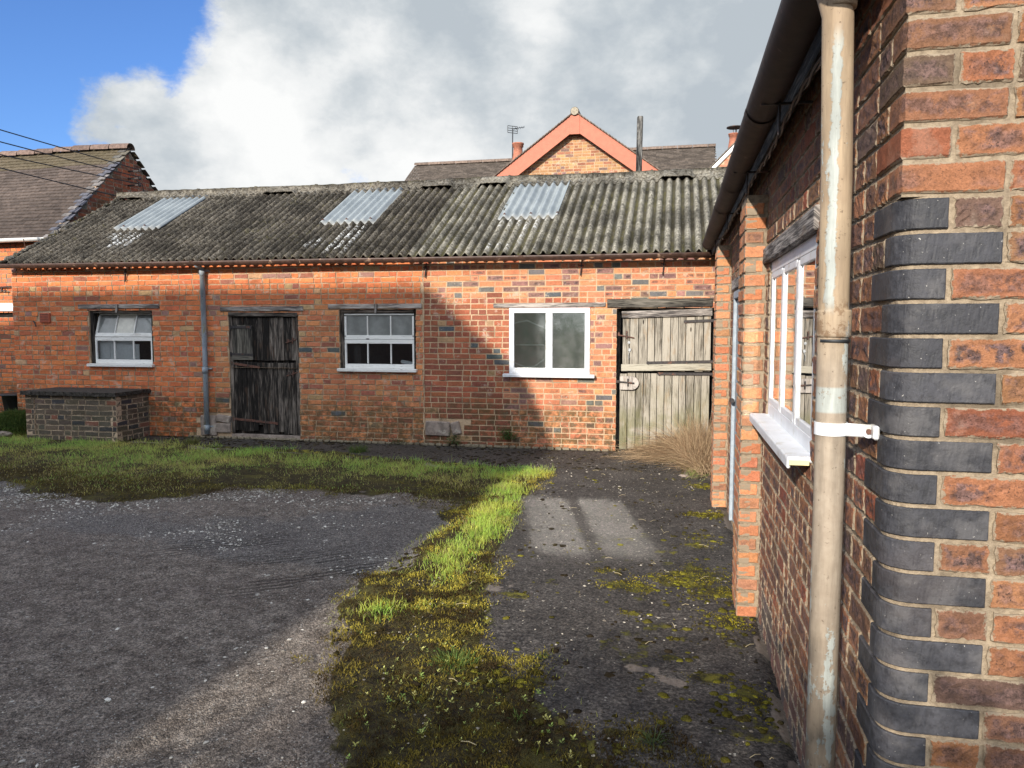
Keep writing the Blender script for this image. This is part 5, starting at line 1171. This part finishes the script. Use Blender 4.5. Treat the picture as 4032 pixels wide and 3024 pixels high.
def leafy(x, y, z, n, sx, sz, label, c=(.075, .15, .04), droop=.0, ls=.022):
    acc = Acc()
    for i in range(n):
        p = A((x+RS.normal(0, sx), y-abs(RS.normal(0, .04))-.02, z+abs(RS.normal(0, sz))-droop*RS.rand())); a = RS.uniform(0, 6.28); e = RS.uniform(-.6, .8); d = A((math.cos(a)*math.cos(e), math.sin(a)*math.cos(e), math.sin(e))); s = ls*RS.uniform(.6, 1.3); w = np.cross(d, (0, 0, 1)); w = w/np.linalg.norm(w)*s*.35
        acc.add([p, p+d*s*.5+w, p+d*s, p+d*s*.5-w], [[0, 1, 2, 3]], A(c)*RS.uniform(.6, 1.5))
    return tag(acc.build('wall_weed', M['leaf'], None), label, 'weed')
leafy(-2.17, YS, .12, 520, .055, .075, 'round green weed growing from the wall under the white plastic window')
leafy(-2.93, YS, .03, 320, .055, .06, 'green weed at the wall foot beside the dark padstone', (.07, .12, .04))
leafy(-3.75, YS, .0, 160, .07, .05, 'sparse weed at the wall foot under the middle window', (.07, .10, .04))
# grass mound beside the bunker
acc = Acc(); n = 17000; a = RS.uniform(0, 6.28, n); r = RS.rand(n)**.5; x = -9.85+.62*r*np.cos(a); y = 9.75+.42*r*np.sin(a); hz = .34*np.sqrt(np.clip(1-r**2, 0, 1))*(.8+.4*fbm(x*5, y*5, 130))
col = lerp((.12, .15, .04), (.045, .10, .02), RS.rand(n))*RS.uniform(.6, 1.25, (n, 1)); blades(acc, x, y, hz*RS.uniform(.75, 1, n), RS.uniform(.05, .12, n), RS.uniform(.004, .008, n), col, 1.6, 1.2, az=a)
tag(acc.build('grass_mound', M['grass'], None), 'shaggy green grass mound between the black tub and the bunker', 'grass mound')
acc = Acc(); V = IV2*A((.12, .07, .05))*(1+RS.uniform(-.15, .15, (len(IV2), 1)))+A((-9.68, 9.34, .05)); acc.add(V, IF2)
tag(acc.build('stone', M['stone'], None), 'pale stone lying against the grass mound', 'stone')
# dead grass by the grey door
acc = Acc()
def strands(n, root, rs, aim, asp, L, col0, col1, w=.004, grav=.5):
    seg = 6; P0 = A(root)+RS.normal(0, 1, (n, 3))*A(rs); D = A(aim)+RS.normal(0, 1, (n, 3))*A(asp); D /= np.linalg.norm(D, axis=1)[:, None]; l = RS.uniform(.5, 1.1, n)*L; g_ = RS.uniform(.5, 1.3, n)*grav
    bendv = RS.normal(0, 1, (n, 3))*A((1, 1, .4))
    side = np.cross(D, RS.normal(0, 1, (n, 3))); side /= np.linalg.norm(side, axis=1)[:, None]; V = []
    for s in range(seg+1):
        q = s/seg; p = P0+D*(l*q)[:, None]+bendv*(l*(math.sin(q*3.1)*.10+q*q*.22))[:, None]; p[:, 2] -= g_*l*q*q; p[:, 2] = np.maximum(p[:, 2], .0+RS.uniform(0, .02, n)); ww = w*(1-q*.8)/2; V += [p-side*ww, p+side*ww]
    V = np.stack(V, 1); F_ = []
    k = (np.arange(n)*(2*(seg+1)))[:, None]
    F_ = np.concatenate([k+A([[2*s, 2*s+1, 2*s+3, 2*s+2]]) for s in range(seg)]); c = lerp(col0, col1, RS.rand(n)); c = np.repeat(np.concatenate([c, np.ones((n, 1))], 1), 2*(seg+1), 0); acc.add(V.reshape(-1, 3), F_, c)
S0, S1 = (.19, .115, .065), (.50, .37, .23)
strands(1500, (.20, 9.55, .03), (.10, .12, .02), (-.9, -.12, .62), (.32, .22, .22), .72, S0, S1, w=.005, grav=.62)
strands(1500, (.30, 9.35, .03), (.08, .26, .02), (.0, .1, 1), (.30, .28, .2), .62, S0, S1, w=.005, grav=.25)
strands(1800, (.32, 9.0, .03), (.07, .28, .02), (-.2, -.3, .8), (.4, .4, .25), .42, S0, S1, w=.005, grav=.5)
strands(1400, (-.02, 9.72, .04), (.20, .08, .03), (-.55, -.15, .6), (.45, .25, .25), .30, S0, S1, w=.005, grav=.6)
strands(300, (.24, 8.75, .0), (.05, .22, .01), (.1, -.1, 1), (.5, .4, .3), .16, (.16, .22, .05), (.30, .32, .10), grav=.4)
strands(120, (.12, 9.45, .0), (.05, .1, .01), (-.2, -.3, 1), (.4, .4, .3), .14, (.15, .24, .05), (.28, .34, .10), grav=.4)
tag(acc.build('dead_grass', M['straw'], None), 'clump of dead brown grass spilling across the foot of the grey door', 'dead grass')
# broken slab lump in the gap
acc = Acc(); V = IV2*A((.075, .09, .05))*(1+RS.uniform(-.2, .2, (len(IV2), 1)))+A((.13, 8.50, -.03)); acc.add(V, IF2); tag(acc.build('concrete_lump', M['stone'], None), 'pale broken lump of concrete in the gap at the path edge', 'rubble')
acc = Acc()
for i in range(46):
    x, y = RS.uniform(-1.6, .4), RS.uniform(2.6, 9.2); a = RS.uniform(0, 3.14); l = RS.uniform(.02, .09); tube(acc, [(x, y, .014), (x+l*math.cos(a)*.5, y+l*math.sin(a)*.5, .02), (x+l*math.cos(a), y+l*math.sin(a), .013)], .0016, 5, col=(.5, .42, .26))
tag(acc.build('straw_litter', M['straw'], None), 'broken dry stalks littering the path', 'litter', kind='stuff')

# ================================================================== unseen behind the camera: house fitted to its shadow, and an added leafy blocker
hh = thing('hipped_house', (-12, -7, 0), 'two-storey hipped brick house behind the camera on the left, its shadow lying across the yard', 'house')
P1 = A((-4.54, -1.04, 5.19)); Q1 = A((-7.38, -7.04, 8.83)); B1 = P1+A((-.98, -12, 0)); Q2 = A((-20., -7.04, 8.83)); P2 = A((-22.5, -1.04, 5.19)); B2 = A((-22.5, -13.04, 5.19))
acc = Acc(); acc.add([P1, P2, Q2, Q1, B1, B2], [[0, 3, 2, 1], [0, 4, 3], [4, 5, 2, 3], [1, 2, 5], [0, 1, 5, 4]], (.12, .09, .08)); acc.build('roof', M['tile'], hh)
acc = Acc(); c = [P1+A((-.25, -.25, 0)), P2+A((.25, -.25, 0)), B2+A((.25, .25, 0)), B1+A((-.25, .25, 0))]; V = [(*p[:2], z_) for z_ in (-.03, 5.19) for p in c]; acc.add(V, [[i, (i+1) % 4, (i+1) % 4+4, i+4] for i in range(4)])
acc.build('wall', mat_plain('house_brick', (.30, .13, .08), .9, .2, .2, 8), hh)
shade_hedge = thing('shade_hedge', (-1, -3.4, 0), 'leafy blocker behind the camera shading the bottom of the picture', 'shade_hedge')  # foliage added out of view to cast the foreground shade
acc = Acc(); n = 20000; x = RS.uniform(-5.2, 1.6, n); top = 2.45+.5*fbm(x*1.6, x*0, 140)-.35*sstep(-2.3, -3.4, x); y = -3.4+RS.normal(0, .28, n); z = .1+(top-.1)*RS.rand(n)**.7
a = RS.uniform(0, 6.28, n); e = RS.uniform(-1.2, 1.2, n); D = np.stack([np.cos(a)*np.cos(e), np.sin(a)*np.cos(e), np.sin(e)], 1); Wd = np.cross(D, RS.normal(0, 1, (n, 3))); Wd /= np.linalg.norm(Wd, axis=1)[:, None]; P = np.stack([x, y, z], 1); s = RS.uniform(.06, .11, n)[:, None]
V = np.stack([P, P+D*s*.5+Wd*s*.3, P+D*s, P+D*s*.5-Wd*s*.3], 1).reshape(-1, 3); k = np.arange(n)*4; acc.add(V, np.stack([k, k+1, k+2, k+3], 1), np.repeat(np.concatenate([lerp((.03, .06, .015), (.08, .13, .03), RS.rand(n)), np.ones((n, 1))], 1), 4, 0)); acc.build('foliage', M['leaf'], shade_hedge)
part(shade_hedge, 'stem', M['bark'], lambda a: [tube(a, [(xx, -3.4, 0), (xx+.1, -3.4, 1.0), (xx-.05, -3.35, 1.9)], [.05, .035, .015], 7) for xx in (-3, -2.1, -1.2, -.4, .4, 1.2)])

# ================================================================== LIGHT, SKY, CAMERA
S = Vector((.24, 1, -.39))
sun = bpy.data.lights.new('sun', 'SUN'); sun.energy = 5.0; sun.angle = R(.75); sun.color = (1, .93, .82)
so = bpy.data.objects.new('sun', sun); so.rotation_euler = S.to_track_quat('-Z', 'Y').to_euler(); so.location = (-6, -20, 12); COL.objects.link(so)

w = bpy.data.worlds.new('World'); SC.world = w; w.use_nodes = True
t = NT('', w)
sky = t.n('ShaderNodeTexSky', sky_type='NISHITA', sun_disc=False, sun_elevation=R(20.8), sun_rotation=R(193.5), altitude=100, air_density=1.0, dust_density=.6, ozone_density=2.2)
D = t.vm('NORMALIZE', t.n('ShaderNodeTexCoord').outputs['Generated'])
d = t.sep(D)
den = t.math('ADD', t.math('MAXIMUM', d[2], 0.), .22)
Q = t.comb(t.math('DIVIDE', d[0], den), t.math('DIVIDE', d[1], den), 0.)
def dirv(px_, py_):
    P_, Y_ = R(4.4), R(12.05); r = px_-1106; u = 829.5-py_; up_ = u*math.cos(P_)-1640*math.sin(P_); fw = 1640*math.cos(P_)+u*math.sin(P_)
    v = Vector((-fw*math.sin(Y_)+r*math.cos(Y_), fw*math.cos(Y_)+r*math.sin(Y_), up_)); return v.normalized()
def lobe(px_, py_, r0, r1):   # 1 inside r0 degrees of a sky direction, 0 beyond r1
    dt = t.vm('DOT_PRODUCT', D, tuple(dirv(px_, py_))); return t.rng(dt, math.cos(R(r1)), math.cos(R(r0)))
Q = t.vm('MULTIPLY', D, (1., 1., 1.45))
warp = t.math('MULTIPLY', t.noise(t.vm('SCALE', Q, sc=4.), 1, 4, .6), .35)
n1 = t.noise(t.vm('ADD', t.vm('SCALE', Q, sc=5.2), t.comb(warp, warp, t.math('ADD', warp, 3.3))), 1, 9, .64)
n2 = t.noise(t.vm('ADD', t.vm('SCALE', Q, sc=4.6), t.comb(warp, 7.7, 1.1)), 1, 8, .56)
n3 = t.noise(t.vm('ADD', t.vm('SCALE', Q, sc=14.), (4., 2., 9.)), 1, 7, .62)
cov = t.math('ADD', t.math('MULTIPLY_ADD', n1, 1.9) if False else t.math('ADD', t.math('MULTIPLY', n1, 1.9), -.45), t.math('MULTIPLY', t.math('SUBTRACT', n3, .5), .5))
for (a, b, c_, e_, wgt) in ((-350, -150, 8, 22, -.6), (60, 40, 2, 8, -.2), (280, 20, 1, 5.5, -.22), (20, 200, .5, 4, -.12), (160, 200, .3, 3.4, .34), (290, 150, .3, 2.4, .30), (230, 300, 1, 7, .30), (400, 90, .3, 1.6, .15), (120, 330, .5, 4, -.04), (430, 330, 3, 9, .28), (680, 380, 2, 8, .16), (620, 150, 3, 8, .35), (1500, 150, 10, 26, .6), (1100, 100, 6, 16, .35), (900, 330, 1, 5, .25), (230, 290, 1, 4, .15), (60, 330, 1, 5, .03)):
    cov = t.math('ADD', cov, t.math('MULTIPLY', lobe(a, b, c_, e_), wgt))
mask = t.rng(cov, .44, .80)
shade = t.math('ADD', t.math('ADD', t.math('MULTIPLY', n2, 1.5), -.25), t.math('MULTIPLY', t.math('SUBTRACT', n3, .5), .50))
for (a, b, c_, e_, wgt) in ((520, 360, 0, 10, .10), (920, 350, 0, 6, .15), (560, 60, 0, 8, .08), (760, 80, 1, 5, .12), (1130, 80, 1, 4, .16), (1150, 260, 2, 9, -.08), (1480, 220, 3, 9, -.04), (770, 300, 1, 5, -.10), (600, 210, 1, 5, .06)):
    shade = t.math('ADD', shade, t.math('MULTIPLY', lobe(a, b, c_, e_), wgt))
cl = t.ramp(shade, (.34, (.40, .445, .485)), (.45, (.47, .51, .54)), (.56, (.56, .59, .61)), (.68, (.68, .695, .70)), (.86, (.78, .785, .78)))
blue = t.vm('MULTIPLY', t.mul(sky.outputs[0], .12), (.62, .86, 1.30))
# clouds on the sun's side and overhead are far brighter than those facing it
sund = Vector((-.24, -1, .55)).normalized()
glow = t.rng(t.vm('DOT_PRODUCT', D, tuple(sund)), -.15, .95)
cl = t.mul(cl, t.math('ADD', 1., t.math('MULTIPLY', glow, 2.0)))
col = t.mix(t.math('MAXIMUM', mask, t.math('MULTIPLY', glow, .8)), blue, cl)
bgn = t.n('ShaderNodeBackground', {'Color': col, 'Strength': 1.0})
t.n('ShaderNodeOutputWorld', {0: bgn.outputs[0]})

cam = bpy.data.cameras.new('camera'); cam.lens = 1640/2212*36; cam.sensor_width = 36; cam.clip_start = .02; cam.clip_end = 2000
co = bpy.data.objects.new('camera', cam); co.location = (0, 0, 1.65); co.rotation_euler = (R(90-4.4), 0, R(12.05)); COL.objects.link(co); SC.camera = co
SC.view_settings.view_transform = 'Standard'; SC.view_settings.look = 'None'; SC.view_settings.exposure = .33; SC.view_settings.gamma = 1
SC.cycles.use_denoising = True; SC.cycles.max_bounces = 6; SC.cycles.diffuse_bounces = 3; SC.cycles.glossy_bounces = 3; SC.cycles.transparent_max_bounces = 8
SC.cycles.caustics_reflective = True; SC.cycles.blur_glossy = 0.; SC.cycles.sample_clamp_indirect = 0
SC.cycles.use_guiding = True; SC.cycles.use_surface_guiding = True; SC.cycles.guiding_training_samples = 128
for o in bpy.data.objects:
    if '_o' in o: del o['_o']
